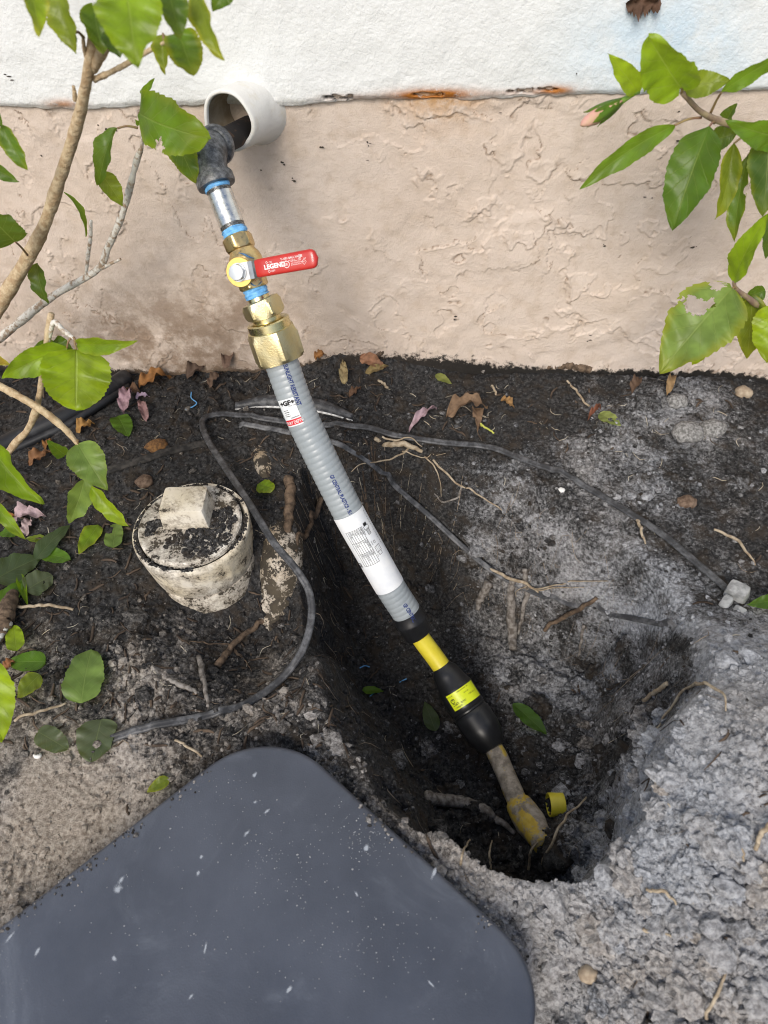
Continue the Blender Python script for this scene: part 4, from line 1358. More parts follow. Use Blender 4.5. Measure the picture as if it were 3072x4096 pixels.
Ch = crumbs(Ph, np.full(len(Ph), .0013) * g.uniform(.5, 1.7, len(Ph)), np.full(len(Ph), .08), np.full(len(Ph), .5), 76)
# grains and crumbs that fell on the rim of the kneeling pad
n = 420
ta = g.random(n)
side = g.integers(0, 2, n)
inn = np.abs(g.normal(0, .006, n)) + .001
aa = np.where(side == 0, .07 + ta * .30, inn)
ab = np.where(side == 0, inn, .07 + ta * .24)
Pp = np.stack([PC[0] + aa * u1[0] + ab * u2[0], PC[1] + aa * u1[1] + ab * u2[1], np.full(n, PADZ + .0002) - .004 * (inn < .0035)], -1)
keep = fbm(aa, ab, .05, 2, 811) > .05
Cp = crumbs(Pp[keep], np.exp(g.normal(math.log(.0009), .5, keep.sum())).clip(.0004, .0035), np.clip(g.normal(.4, .3, keep.sum()), 0, 1), np.full(keep.sum(), .5), 77)
VV, FF, SS, BB, off = [], [], [], [], 0
# pale sand grains strewn on the pad in drifts
cl = ((1490, 3340, 90, 70, 190), (1100, 3420, 90, 40, 60), (1500, 3760, 140, 70, 80), (1150, 3560, 110, 60, 40), (900, 3150, 110, 60, 30), (700, 3600, 420, 260, 110), (1300, 3850, 420, 160, 90), (1000, 3250, 300, 160, 70))
Pg = np.concatenate([np.array([at(cx + g.normal(0, sx), cy_ + g.normal(0, sy), z=PADZ + .0002) for _ in range(n)]) for cx, cy_, sx, sy, n in cl])
_g1, _g2 = pad_uv(Pg[:, 0], Pg[:, 1])
Pg = Pg[(np.minimum(_g1, _g2) > .010) & (_g2 < PW - .03) & ((_g1 > .06) | (_g2 > .06))]
Cg = crumbs(Pg, np.exp(g.normal(math.log(.00042), .35, len(Pg))).clip(.00022, .0012), np.full(len(Pg), 1.6), np.full(len(Pg), .1), 78)
for v, f, s, b in (A, Bc, Bd, Cc, Ch, Cp, Cg):
    VV.append(v); FF.append(f + off); SS.append(s); BB.append(b); off += len(v)
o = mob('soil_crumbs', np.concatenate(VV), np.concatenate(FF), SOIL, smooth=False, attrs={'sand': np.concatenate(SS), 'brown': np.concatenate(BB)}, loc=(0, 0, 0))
tag(o, 'loose crumbs and clods of soil over the dug ground', 'soil', kind='stuff')
def stone(px, py, rpx, mat, label, cat='stone', seed=0, flat=.75, name='stone', sub=2, lift=.35):
    p = atg(px, py)
    r = rpx * depth(p) / FPX
    v, f = ico(sub)
    g = np.random.default_rng(seed)
    ph = g.random(3) * 9
    d = 1 + .22 * fbm(v[:, 0] * 2 + ph[0], v[:, 1] * 2 + v[:, 2] * 1.3 + ph[1], 1.0, 3, seed)
    v = v * d[:, None] * r * np.array([1.1, .95, flat])
    p = p + np.array([0, 0, r * flat * lift])
    o = mob(name, v + p, f, mat, smooth=True, loc=p)
    return tag(o, label, cat)
ROCKT = basic('tan_stone', (.30, .23, .16), (.46, .38, .28), 120, .85, 0, (300, .5, .001))
ROCKG = basic('grey_clod', (.12, .118, .112), (.34, .335, .33), 260, .95, 0, (260, .9, .002))
ROCKB = basic('brown_clod', (.09, .055, .035), (.20, .14, .10), 160, .9, 0, (260, .7, .0015))
stone(2970, 1578, 32, ROCKT, 'round tan stone beside the wall at the far right', seed=3)
stone(2705, 1615, 38, ROCKG, 'grey soil clod under the right plant, nearest the wall', 'soil clod', 4, name='soil_clod')
stone(2745, 1740, 58, ROCKG, 'large pale grey soil clod below the right plant', 'soil clod', 5, .6, name='soil_clod')
stone(2850, 1720, 46, ROCKG, 'pale clod touching the right side of the large grey clod', 'soil clod', 6, .6, name='soil_clod')
stone(2745, 2015, 36, ROCKB, 'reddish brown lump of bark on the right soil above the cable', 'bark lump', 7, .6, name='bark_lump')
stone(2355, 3900, 40, ROCKT, 'tan pebble in the pale soil near the bottom right corner', seed=8)
stone(1435, 3510, 9, ROCKT, 'tiny pale pebble at the near edge of the hole', seed=9)
stone(2245, 1965, 13, basic('white_pebble', (.62, .62, .60), (.75, .75, .73), 200, .8), 'small white pebble under the cable on the right slope', seed=10)
stone(580, 1935, 34, ROCKB, 'brown fibrous lump on the soil behind the cleanout', 'bark lump', 11, .6, name='bark_lump')
stone(630, 1790, 42, basic('orange_fibre', (.10, .050, .020), (.24, .12, .04), 240, .95, 0, (300, .9, .002)), 'rusty orange fibrous lump near the half buried cable', 'bark lump', 12, .5, name='bark_lump')
SHELL = basic('shell_white', (.72, .70, .66), (.80, .79, .76), 90, .5)
p = [atg(*q, .002) for q in ((137, 3022), (150, 3032), (163, 3028), (165, 3018))]
o = mob('shell_fragment', *tube(p, [.001, .0022, .0022, .001], 14, 8), SHELL)
tag(o, 'small white curved shell fragment near the left edge', 'shell')

# ================================================================== ROOTS, STRAW AND BARK
ROOT = basic('root', (.060, .040, .026), (.17, .118, .078), 130, .85, 0, (260, .7, .001))
ROOTP = basic('pale_root', (.24, .18, .115), (.44, .37, .27), 120, .8, 0, (300, .4, .0006))
ROOTD = basic('sandy_root', (.10, .085, .072), (.28, .26, .24), 150, .9, 0, (260, .7, .0012))
GRP = []
def root(pts, wpx, mat, label, name='root', lift=.002, sub=(), cat='root', jit=.05):
    P, Rr = [], []
    for i, q in enumerate(pts):
        p = atg(q[0], q[1], lift + (q[2] if len(q) > 2 else 0))
        P.append(p)
        w = wpx if np.isscalar(wpx) else wpx[i]
        Rr.append(w * depth(p) / FPX / 2)
    n = max(24, 12 * len(P))
    C = spline(np.c_[np.array(P), Rr], n)
    g = np.random.default_rng(int(pts[0][0] + pts[0][1]))
    k = n // 4 + 2
    wob = np.stack([np.interp(np.arange(n), np.linspace(0, n - 1, k), g.normal(0, 1, k)) for _ in range(3)], 1)
    C[:, :3] += wob * np.minimum(C[:, 3:4] * .55, .0009)
    C[:, 2] = np.maximum(C[:, 2], gz(C[:, 0], C[:, 1]) + C[:, 3] * .35)
    V, F = tube(C[:, :3], list(C[:, 3]), n, 8, jitter=jit, seed=int(pts[0][0]))
    if not sub:
        return tag(mob(name, V, F, mat, loc=P[0]), label, cat)
    t_ = thing(name, P[0], label, cat)
    mob('root_stem', V, F, mat, t_)
    for s in sub:
        SP = [atg(q[0], q[1], lift + (q[2] if len(q) > 2 else 0)) for q in s[1]]
        rr = np.linspace(s[0], s[0] * .35, len(SP)) * depth(SP[0]) / FPX / 2
        C = spline(np.c_[np.array(SP), rr], 30)
        g = np.random.default_rng(int(s[1][0][0] + 3))
        C[:, :3] += np.stack([np.interp(np.arange(30), np.linspace(0, 29, 10), g.normal(0, 1, 10)) for _ in range(3)], 1) * C[:, 3:4] * .7
        C[:, 2] = np.maximum(C[:, 2], gz(C[:, 0], C[:, 1]) + C[:, 3] * .35)
        V, F = tube(C[:, :3], list(C[:, 3]), 30, 6, jitter=jit, seed=int(s[1][0][0]))
        mob('rootlet', V, F, mat, t_)
    return t_
root([(870, 2672), (925, 2600), (985, 2540), (1060, 2490)], [34, 26, 24, 20], ROOT, 'thick brown root below the cleanout pipe', lift=.003, sub=((7, [(940, 2588), (850, 2580), (790, 2572), (715, 2570)]), (6, [(945, 2605), (985, 2650), (1010, 2690)])))
root([(1160, 1925, .004), (1165, 2010, .004), (1155, 2090, .002), (1145, 2150, 0)], [40, 42, 36, 26], ROOT, 'rusty brown root stub standing beside the branch pipe', jit=.1)
root([(1290, 2010, .003), (1265, 2080, .004), (1225, 2150, .004), (1180, 2210, .002)], [22, 22, 20, 16], ROOT, 'brown root slanting down behind the conduit at the hole edge')
root([(1500, 1792, .008), (1550, 1810, .010), (1620, 1822, .009), (1690, 1832, .004)], [16, 22, 24, 14], ROOTP, 'broken golden root poking out under the cable', lift=.004,
     sub=((9, [(1525, 1780, .01), (1590, 1800, .012), (1640, 1805, .012), (1690, 1812, .008)]), (9, [(1640, 1838, .006), (1580, 1870, .012), (1500, 1900, .016), (1445, 1915, .018), (1410, 1935, .018)]),
          (7, [(1700, 1842, .004), (1740, 1900, .006), (1760, 1960, .008), (1765, 2010, .006)]), (6, [(1610, 1830, .006), (1700, 1850, .006), (1780, 1830, .004)])))
root([(1730, 1860, .003), (1780, 1905, .004), (1840, 1955, .004), (1920, 1995, .003), (2010, 2050, .001)], [9, 9, 8, 7, 5], ROOTP, 'long thin pale root running down the back slope')
root([(1845, 1960, .003), (1825, 2010, .006), (1770, 2030, .008), (1740, 2000, .006)], [9, 8, 7, 5], ROOTD, 'thin looping root hanging on the back slope')
root([(1955, 2350, .010), (1935, 2390, .012), (1905, 2455, .012)], [42, 36, 18], ROOTD, 'short stubby sandy root left of the thick hanging one', jit=.12)
root([(2045, 2340, .006), (2040, 2440, .010), (2045, 2540, .010), (2050, 2610, .004)], [30, 36, 42, 30], ROOTD, 'thick sandy root hanging straight down the back of the hole', jit=.12)
root([(2095, 2290, .008), (2100, 2400, .012), (2080, 2500, .012), (2070, 2555, .008)], [22, 22, 16, 8], ROOTD, 'slender crooked root hanging beside the thick one')
root([(2380, 2420, .010), (2300, 2465, .014), (2220, 2510, .014), (2170, 2545, .010)], [14, 20, 18, 16], ROOT, 'cut brown root slanting across below the dusty cable')
root([(2330, 2520, .010), (2320, 2560, .012), (2310, 2640, .008)], [14, 12, 8], ROOTD, 'thin dark root hanging near the right of the hole')
root([(1940, 2318, .022), (2010, 2345, .022), (2080, 2370, .022), (2150, 2405, .018)], [10, 14, 14, 8], ROOTP, 'pale straw root lying along the dusty cable', lift=.004,
     sub=((8, [(2120, 2402, .02), (2200, 2385, .02), (2300, 2370, .016), (2420, 2358, .010)]), (6, [(2140, 2405, .02), (2230, 2395, .018), (2330, 2378, .012)]), (5, [(2100, 2385, .02), (2060, 2400, .018), (2060, 2425, .016)])))
root([(2475, 2000, .002), (2480, 2040, .004), (2470, 2080, .003)], [12, 11, 6], ROOTP, 'short pale root under the cable on the right slope') if False else None
root([(2545, 2090, .003), (2555, 2130, .006), (2580, 2185, .003)], [13, 12, 7], ROOTP, 'short curved pale root just below the cable on the right')
root([(2850, 2130, .003), (2930, 2170, .005), (2980, 2220, .004), (3020, 2265, .001)], [10, 13, 10, 6], ROOTP, 'forked pale root on the soil above the grey connector')
root([(2165, 3460, .004), (2195, 3400, .020), (2235, 3320, .030), (2325, 3235, .036)], [13, 11, 10, 7], ROOTP, 'long pale root curving across the hole beside the yellow ring')
root([(2110, 3480, .002), (2118, 3420, .010), (2145, 3385, .014)], [11, 9, 6], ROOTP, 'short pale root at the near rim under the old pipe')
root([(1962, 3480, .002), (1955, 3420, .008), (1965, 3370, .010)], [12, 9, 6], ROOTP, 'forked short root on the near hole wall')
root([(1840, 3460, .002), (1855, 3410, .006), (1880, 3365, .008)], [12, 9, 6], ROOTP, 'short root on the near wall, nearest the pad')
root([(1700, 3190, .002), (1850, 3220, .006), (1980, 3280, .006), (2060, 3340, .002)], [50, 48, 32, 16], ROOTD, 'thick soil covered root on the hole floor left of the socket', lift=-.002, jit=.1)
root([(2560, 3000, .002), (2640, 2900, .006), (2720, 2785, .008), (2800, 2760, .008), (2880, 2800, .006), (2890, 2860, .004)], [7, 9, 12, 14, 10, 6], ROOTP, 'arching pale root over the right rim of the hole', lift=.004)
root([(2580, 3352, .003), (2670, 3390, .008)], [8, 6], ROOTP, 'tiny pale root on the pale near bank') if False else None
root([(2575, 3570, .004), (2640, 3580, .006), (2700, 3620, .003)], [11, 14, 8], ROOTP, 'short forked pale root on the pale bank at right')
root([(2560, 3725, .003), (2620, 3740, .006), (2680, 3748, .002)], [14, 12, 8], ROOTP, 'short straight root lower on the pale bank')
root([(2810, 4080, .004), (2850, 3980, .010), (2900, 3870, .006)], [14, 14, 9], ROOTP, 'long straw coloured root near the bottom right corner')
root([(3000, 3420, .006), (3040, 3340, .012), (3085, 3280, .010)], [18, 20, 14], ROOTP, 'straw coloured stick at the right edge of the pale bank', cat='twig', name='twig')
root([(2905, 3350, .004), (2945, 3420, .010), (2960, 3450, .004)], [14, 12, 8], ROOTP, 'broken straw stalk on the pale bank, left of the stick', cat='twig', name='twig')
root([(2570, 2815, .003), (2620, 2775, .006), (2660, 2755, .003)], [14, 20, 18], ROOTP, 'split wood splinter on the right rim of the hole', cat='splinter', name='wood_splinter')
root([(710, 2965, .002), (760, 3000, .004), (812, 3032, .002)], [9, 10, 8], ROOTP, 'thin straw twig touching the top corner of the pad', cat='twig', name='twig')
root([(85, 2440, .004), (200, 2440, .006), (298, 2450, .004)], [12, 13, 10], ROOTP, 'straight straw coloured twig under the fallen leaves at left', cat='twig', name='twig')
root([(70, 2890, .006), (170, 2862, .008), (280, 2828, .006)], [12, 12, 9], ROOTP, 'thin twig leading to the largest fallen leaf', cat='twig', name='twig')
root([(0, 2600, .008), (30, 2560, .012), (58, 2515, .010)], [22, 22, 18], basic('grey_twig', (.30, .30, .29), (.5, .5, .48), 200, .8), 'grey forked twig at the left edge', cat='twig', name='twig')
root([(20, 2560, .006), (45, 2460, .010), (70, 2390, .006)], [60, 70, 40], ROOT, 'chunk of brown wood under the leaves at the left edge', cat='wood chip', name='wood_chip', jit=.1)
root([(800, 2635, .002), (812, 2710, .004), (838, 2835, .002)], [20, 24, 12], ROOTD, 'dark split bark sliver lying upright above the looped cable', cat='bark', name='bark_sliver')
root([(675, 2720, .002), (740, 2755, .003), (790, 2780, .002)], [12, 22, 12], ROOTD, 'dark bark sliver left of the upright one', cat='bark', name='bark_sliver')
root([(1430, 1390, .003), (1480, 1402, .004), (1540, 1415, .002)] if False else [(1285, 1378, .004), (1330, 1390, .005), (1382, 1402, .003)], [8, 9, 7], ROOTP, 'pale straw stick at the wall foot right of the nut', cat='twig', name='twig')
root([(1205, 1436, .003), (1230, 1437, .004), (1255, 1436, .003)], [10, 8, 11], ROOTP, 'short straw stick touching the lower edge of the brass nut', cat='twig', name='twig')
root([(1515, 1532, .003), (1535, 1548, .004), (1552, 1562, .002)], [10, 10, 10], ROOTP, 'short orange twig on the black soil near the wall', cat='twig', name='twig')
root([(1920, 1712, .003), (1948, 1728, .004), (1976, 1742, .002)], [9, 8, 7], basic('green_straw', (.42, .44, .08)), 'short yellow green stalk beside the crumpled brown leaf', cat='twig', name='twig')
root([(1985, 1600, .006), (1970, 1575, .010), (1965, 1560, .006)], [9, 9, 7], ROOTP, 'short upright stalk right of the crumpled brown leaf', cat='twig', name='twig')
root([(2265, 1530, .002), (2300, 1575, .004), (2350, 1635, .002)], [8, 9, 8], ROOTP, 'thin orange stick on the black soil at right', cat='twig', name='twig')
root([(1490, 1470, .004), (1560, 1412, .012), (1640, 1404, .010)], [14, 28, 18], ROOT, 'curved strip of brown bark leaning on the soil heap', cat='bark', name='bark_strip')
root([(1930, 1500, .003), (1965, 1450, .008), (1990, 1405, .004)], [18, 24, 18], ROOTD, 'dark bark strip upright against the wall foot', cat='bark', name='bark_strip')
root([(2180, 1480, .006), (2260, 1480, .012), (2360, 1500, .006)], [36, 52, 30], ROOT, 'large piece of brown bark at the wall foot', cat='bark', name='bark_strip', jit=.12)
# blue shreds of tape
for pts, lab in (([(1440, 2678), (1460, 2668), (1478, 2672)], 'tiny blue tape shred on the hole floor, upper one'), ([(1598, 2735), (1620, 2722), (1640, 2716)], 'bright blue tape shred on the hole floor'),
                 ([(1480, 2790), (1505, 2775), (1530, 2790)], 'blue thread looped over a leaf in the hole'), ([(745, 1645), (775, 1632), (790, 1622), (768, 1600), (768, 1575)], 'curly blue thread on the soil by the wall')):
    P = [atg(*q, .003) for q in pts]
    tag(mob('tape_shred', *tube(np.array(P), .0009, 24, 5), TAPE, loc=P[0]), lab, 'tape shred')
# uncountable fine stuff: straw bits, bark shreds, root hairs
def strands(n, seed, lo, hi, rad, weight, bend=.35, up=.25, slope=False):
    g = np.random.default_rng(seed)
    P = sample(n, seed, weight)
    n = len(P)
    L = g.uniform(lo, hi, n)
    a = g.random(n) * 6.28
    k = 5
    tt = np.linspace(-.5, .5, k)
    ca, sa = np.cos(a), np.sin(a)
    bx = g.normal(0, bend, n)
    lat = bx[:, None] * (tt ** 2)[None] * 2 * L[:, None]
    x = P[:, 0, None] + L[:, None] * tt * ca[:, None] - lat * sa[:, None]
    y = P[:, 1, None] + L[:, None] * tt * sa[:, None] + lat * ca[:, None]
    y = np.minimum(y, -.006)
    z = gz(x, y) + rad + g.uniform(0, up, (n, 1)) * L[:, None] * (.3 + tt[None] * g.choice([-1, 1], (n, 1)))* .5
    z = np.maximum(z, gz(x, y) + rad * .4)
    C = np.stack([x, y, z], -1)
    r = rad * g.uniform(.5, 1.5, (n, 1)) * np.array([.6, 1, 1, 1, .5])[None]
    s1 = np.stack([-sa, ca, 0 * ca], -1)[:, None]
    s2 = np.array([0, 0, 1.0])
    V = np.stack([C + r[..., None] * (math.cos(q) * s1 + math.sin(q) * s2) for q in (0, 2.09, 4.19)], 2)   # n,k,3,3
    idx = np.arange(n * k * 3).reshape(n, k, 3)
    F = []
    for j in range(3):
        j2 = (j + 1) % 3
        F.append(np.stack([idx[:, :-1, j], idx[:, :-1, j2], idx[:, 1:, j2], idx[:, 1:, j]], -1).reshape(-1, 4))
    return V.reshape(-1, 3), np.concatenate(F)
STRAW = basic('straw', (.42, .36, .26), (.62, .57, .46), 30, .7)
BARKM = basic('bark_shreds', (.030, .020, .014), (.11, .078, .054), 40, .9)
nearwall = lambda x, y: np.clip(np.exp(-((y + .10) / .10) ** 2) + .35 * (x < -.05) * (y > -.6) + .05, 0, 1)
V, F = strands(560, 501, .005, .022, .00042, nearwall)
tag(mob('straw_litter', V, F, STRAW, loc=(0, 0, 0)), 'fine pale straw bits strewn over the soil', 'straw', kind='stuff')
V, F = strands(1350, 502, .006, .026, .0014, lambda x, y: np.clip(.9 * (x < -.08) * (y > -.62) + .5 * np.exp(-((y + .08) / .08) ** 2) + .04, 0, 1), .2, .2)
tag(mob('bark_shreds', V, F, BARKM, loc=(0, 0, 0)), 'dark shredded bark mulch mixed into the soil', 'mulch', kind='stuff')
V, F = strands(900, 503, .008, .040, .00038, lambda x, y: np.clip(2.2 * _bil(hole, x, y) * (1 - _bil(hole, x, y)) * 2 + .03, 0, 1), 1.0, .5)
tag(mob('fine_roots', V, F, basic('root_hair', (.16, .12, .085), (.38, .31, .23), 30, .85), loc=(0, 0, 0)), 'fine root hairs sticking out of the hole sides', 'roots', kind='stuff')
# specks and droppings stuck to the wall
g = np.random.default_rng(91)
fl = [(30, 310), (390, 510), (430, 515), (455, 520), (870, 430), (1130, 655), (1290, 590), (1040, 672), (1470, 575), (1467, 628), (1820, 1270), (2365, 1345), (2355, 1358), (2715, 445), (2720, 560), (2590, 795), (2415, 980),
      (2775, 995), (1180, 725), (225, 545), (1995, 445), (2310, 295), (150, 620)]
VV, FF, off = [], [], 0
bv, bf = ico(0)
for px, py in fl:
    p = at(px, py, y=-.0135 if py < 380 else -.0035)
    for k in range(g.integers(1, 4)):
        s = g.uniform(.3, 1.3, 3) * np.array([.0022, .0006, .0010])
        VV.append(bv * s * (1 + .3 * g.random((12, 1))) + p + g.normal(0, .0022, 3) * np.array([1, 0, 1])); FF.append(bf + off); off += 12
tag(mob('wall_specks', np.concatenate(VV), np.concatenate(FF), basic('speck', (.025, .020, .016), (.09, .07, .05), 300, .9), smooth=False, loc=(0, 0, .3)), 'small dark specks of dirt stuck to the wall', 'dirt', kind='stuff')

# ================================================================== LEAVES
def leaf_mat():
    m = NT('leaf')
    uvn = m.coord('UV')
    sep = m.n('SeparateXYZ')
    m.link(uvn, sep.inputs[0])
    t_, s_ = sep.outputs[0], sep.outputs[1]
    oi = m.n('ObjectInfo')
    base = oi.outputs['Color']
    yel = m.math('SUBTRACT', 1.0, oi.outputs['Alpha'])
    a = m.math('ABSOLUTE', m.math('SUBTRACT', m.math('MULTIPLY', s_, 2.0), 1.0))
    mid = m.ramp(a, .012, .05, 1, 0)
    # side veins sweep forward from the midrib
    ph = m.math('SUBTRACT', m.math('MULTIPLY', t_, 6.0), m.math('MULTIPLY', m.math('POWER', a, .8), 1.9))
    fr = m.math('ABSOLUTE', m.math('SUBTRACT', m.math('FRACT', ph), .5))
    side = m.math('MULTIPLY', m.ramp(fr, .015, .055, 1, 0), m.ramp(a, .75, .98, 1, .25))
    vein = m.math('MAXIMUM', mid, m.math('MULTIPLY', side, .62))
    n = m.noise(40, 3, .6)
    c = m.mix(m.ramp(n, .3, .7), base, m.mix(.5, base, (.02, .06, .01), 'MIX'))
    edge = m.math('MULTIPLY', m.ramp(m.math('ADD', m.math('MAXIMUM', a, m.math('MULTIPLY', t_, .96)), m.math('MULTIPLY', m.math('SUBTRACT', n, .5), .5)), .62, .98), yel)
    c = m.mix(edge, c, (.42, .42, .03))
    c = m.mix(m.math('MULTIPLY', vein, .42), c, m.mix(.55, base, (.42, .52, .16)))
    spot = m.ramp(m.noise(160, 3, .7), .70, .78, 0, .6)
    c = m.mix(spot, c, (.16, .12, .04))
    m.set(color=c, rough=.38, spec=.45)
    h = m.math('SUBTRACT', m.math('MULTIPLY', m.noise(110, 3, .6), .5), m.math('MULTIPLY', vein, .6))
    bp = m.bump(h, .7, .0014)
    tr = m.n('BsdfTranslucent')
    m.link(m.mix(.35, c, (.60, .72, .05)), tr.inputs[0])
    mx = m.n('MixShader')
    mx.inputs[0].default_value = .48
    m.link(m.b.outputs[0], mx.inputs[1])
    m.link(tr.outputs[0], mx.inputs[2])
    m.link(mx.outputs[0], m.out.inputs[0])
    return m.m
LEAF = leaf_mat()
def dry_mat():
    m = NT('withered')
    oi = m.n('ObjectInfo')
    n = m.noise(70, 5, .65)
    c = m.mix(m.ramp(n, .35, .7), oi.outputs['Color'], m.mix(.6, oi.outputs['Color'], (.05, .03, .02)))
    m.set(color=c, rough=.75, spec=.25)
    m.bump(m.noise(150, 4, .65), .6, .0015)
    return m.m
DRY = dry_mat()
SH_T = [0, .03, .08, .16, .28, .42, .58, .72, .84, .93, .975, 1.0]
SH_W = [.10, .38, .66, .88, 1.0, .97, .83, .63, .40, .20, .085, .0]
RO_W = [.12, .48, .76, .94, 1.0, 1.0, .94, .82, .62, .40, .24, .0]
LA_W = [.06, .25, .48, .74, .94, 1.0, .92, .74, .50, .27, .12, .0]
def leaf_geo(base, tip, width, nrm, roll=0, fold=.25, bow=.08, twist=0, wave=.13, serr=.035, shape=SH_W, seed=0, nu=44, nv=13, holes=(), asym=0, side_bend=0, cup=0):
    g = np.random.default_rng(seed)
    base, tip = np.asarray(base, float), np.asarray(tip, float)
    ax = tip - base
    L = np.linalg.norm(ax)
    ax = ax / L
    n0 = np.asarray(nrm, float)
    n0 = norm(n0 - (n0 @ ax) * ax)
    s0 = np.cross(ax, n0)
    t = np.linspace(0, 1, nu)
    s = np.linspace(-1, 1, nv)
    w = np.interp(t, SH_T, shape) * width / 2
    k = 13 + seed % 5
    saw = ((t * k) % 1.0)
    wl_ = w * (1 + serr * (saw - .5) * 2 * np.interp(t, [0, .12, .2, .97, 1], [0, .2, 1, 1, 0]))
    wr_ = w * (1 + serr * (((t * k + .4) % 1.0) - .5) * 2 * np.interp(t, [0, .12, .2, .97, 1], [0, .2, 1, 1, 0]))
    Tm, Sm = np.meshgrid(t, s, indexing='ij')
    W = np.where(Sm < 0, wl_[:, None] * (1 - asym), wr_[:, None] * (1 + asym))
    a = math.radians(roll) + np.radians(twist) * (Tm - .5)
    fold = fold * 1.35
    lat = Sm * W * math.cos(fold)
    hgt = np.abs(Sm) ** 1.25 * W * math.sin(fold)
    hgt = hgt - cup * W * Sm ** 2
    p = g.random(4) * 6.28
    hgt = hgt + wave * width * np.abs(Sm) ** 1.5 * np.sin(Tm * 11 + p[0] + np.sign(Sm) * p[1]) * .5 + wave * .35 * width * np.sin(Tm * 23 + Sm * 3 + p[2]) * np.abs(Sm)
    hgt = hgt + L * bow * 4 * Tm * (1 - Tm)
    ca, sa = np.cos(a), np.sin(a)
    sd = lat * ca - hgt * sa
    nn = lat * sa + hgt * ca
    sd = sd + side_bend * L * 4 * Tm * (1 - Tm)
    V = base + (Tm * L)[..., None] * ax + sd[..., None] * s0 + nn[..., None] * n0
    F = grid_faces(nu, nv)
    if holes:
        tc = (Tm[:-1, :-1] + Tm[1:, 1:]) / 2
        sc = (Sm[:-1, :-1] + Sm[1:, 1:]) / 2
        keep = np.ones(tc.shape, bool)
        for h in holes:
            keep &= ~(poly_sd(tc + .012 * np.sin(sc * 31), sc + .05 * np.sin(tc * 60), h) > 0)
        F = F[keep.ravel()]
    uv = np.stack([Tm, Sm * .5 + .5], -1).reshape(-1, 2)
    return V.reshape(-1, 3), F, uv
G = {'dark': (.075, .18, .018), 'mid': (.135, .28, .020), 'bright': (.27, .44, .015), 'lime': (.38, .55, .018), 'olive': (.21, .28, .022), 'pale': (.26, .40, .09), 'deep': (.045, .115, .022),
     'yel': (.42, .42, .04), 'dull': (.085, .125, .055), 'dusty': (.14, .17, .095), 'ylw': (.50, .33, .03)}
TWIG = basic('young_twig', (.26, .20, .07), (.20, .10, .07), 60, .6, 0, (300, .3, .0004))
BARKL = basic('tan_bark', (.40, .28, .16), (.60, .48, .31), 120, .8, 0, (220, 1.0, .0022))
BARKW = basic('lichen_bark', (.34, .25, .17), (.70, .68, .62), 150, .85, 0, (260, .9, .0016), lo=.36, hi=.56)
def branch(par, pts, wpx, mat, name='branch', knob=.10):
    P = np.array([at(q[0], q[1], y=q[2]) for q in pts])
    w = np.full(len(P), float(wpx)) if np.isscalar(wpx) else np.asarray(wpx, float)
    Rr = [a * depth(p) / FPX / 2 for a, p in zip(w, P)]
    n = max(24, 14 * len(P))
    V, F = tube(P, Rr, n, 14, jitter=0)
    C = V[:n * 14].reshape(n, 14, 3)
    ctr = C.mean(1, keepdims=True)
    g = np.random.default_rng(int(abs(pts[0][0]) + abs(pts[0][1])))
    kn = 1 + knob * np.interp(np.arange(n), np.arange(0, n + 3, 3), g.normal(0, 1, len(np.arange(0, n + 3, 3))).clip(-1, 2.2))[:, None, None] + .05 * g.normal(0, 1, (n, 14, 1))
    V[:n * 14] = (ctr + (C - ctr) * kn).reshape(-1, 3)
    return mob(name, V, F, mat, par)
def leaf(par, b, t, wpx, col='mid', yellow=0.0, roll=0, fold=.25, bow=.06, pet=None, mat=None, shape=SH_W, name='leaf', **kw):
    B_, T_ = at(b[0], b[1], y=b[2]), at(t[0], t[1], y=t[2])
    d = depth((B_ + T_) / 2)
    seed = int(abs(b[0] * 7 + b[1] * 3 + t[0])) % 9999
    V, F, uv = leaf_geo(B_, T_, wpx * d / FPX, CAM - (B_ + T_) / 2, roll, fold, bow, seed=seed, shape=shape, **kw)
    g = np.random.default_rng(seed)
    c = np.array(G[col]) * g.uniform(.88, 1.12)
    o = mob(name, V, F, mat or LEAF, par, uv=uv, color=(*c, 1 - yellow))
    if pet is not None:
        pts = [at(pet[0], pet[1], y=pet[2]), None, B_]
        pts[1] = (pts[0] + B_) / 2 + np.array([0, 0, .002])
        V, F = tube(np.array(pts), [.0013, .0011, .0010], 10, 7)
        mob('petiole', V, F, TWIG, o)
    return o

# ------------------------------------------------------------------ hibiscus on the left
bl = at(-420, 1900, y=-.20)
hl = thing('hibiscus_shrub', (bl[0], bl[1], -.01), 'leafy hibiscus shrub with tan stems reaching in from the left', 'shrub', None)
branch(hl, [(-430, 1990, -.16), (-220, 1560, -.16), (0, 1215, -.165), (155, 950, -.175), (245, 700, -.19), (312, 480, -.21), (362, 240, -.235), (378, 60, -.25)], [62, 58, 55, 50, 47, 46, 42, 36], BARKL, 'stem', .07)
branch(hl, [(372, 275, -.23), (405, 215, -.245), (438, 160, -.26), (455, 60, -.27)], [40, 40, 34, 26], BARKL, 'stem', .05)
branch(hl, [(378, 318, -.225), (440, 290, -.235), (520, 248, -.25), (610, 195, -.26), (700, 152, -.27)], [26, 22, 20, 18, 12], BARKL)
branch(hl, [(352, 250, -.23), (338, 200, -.24), (332, 150, -.25)], [18, 16, 12], BARKL)
branch(hl, [(300, 400, -.205), (298, 370, -.21), (294, 345, -.212)], [18, 16, 12], BARKL)
branch(hl, [(-420, 1700, -.12), (-200, 1500, -.11), (0, 1352, -.105), (200, 1192, -.105), (385, 1082, -.105), (432, 990, -.11), (492, 850, -.12), (545, 650, -.13), (568, 580, -.135), (566, 480, -.14), (578, 410, -.145)],
       [34, 33, 32, 30, 28, 27, 26, 22, 14, 9, 7], BARKW, 'stem', .12)
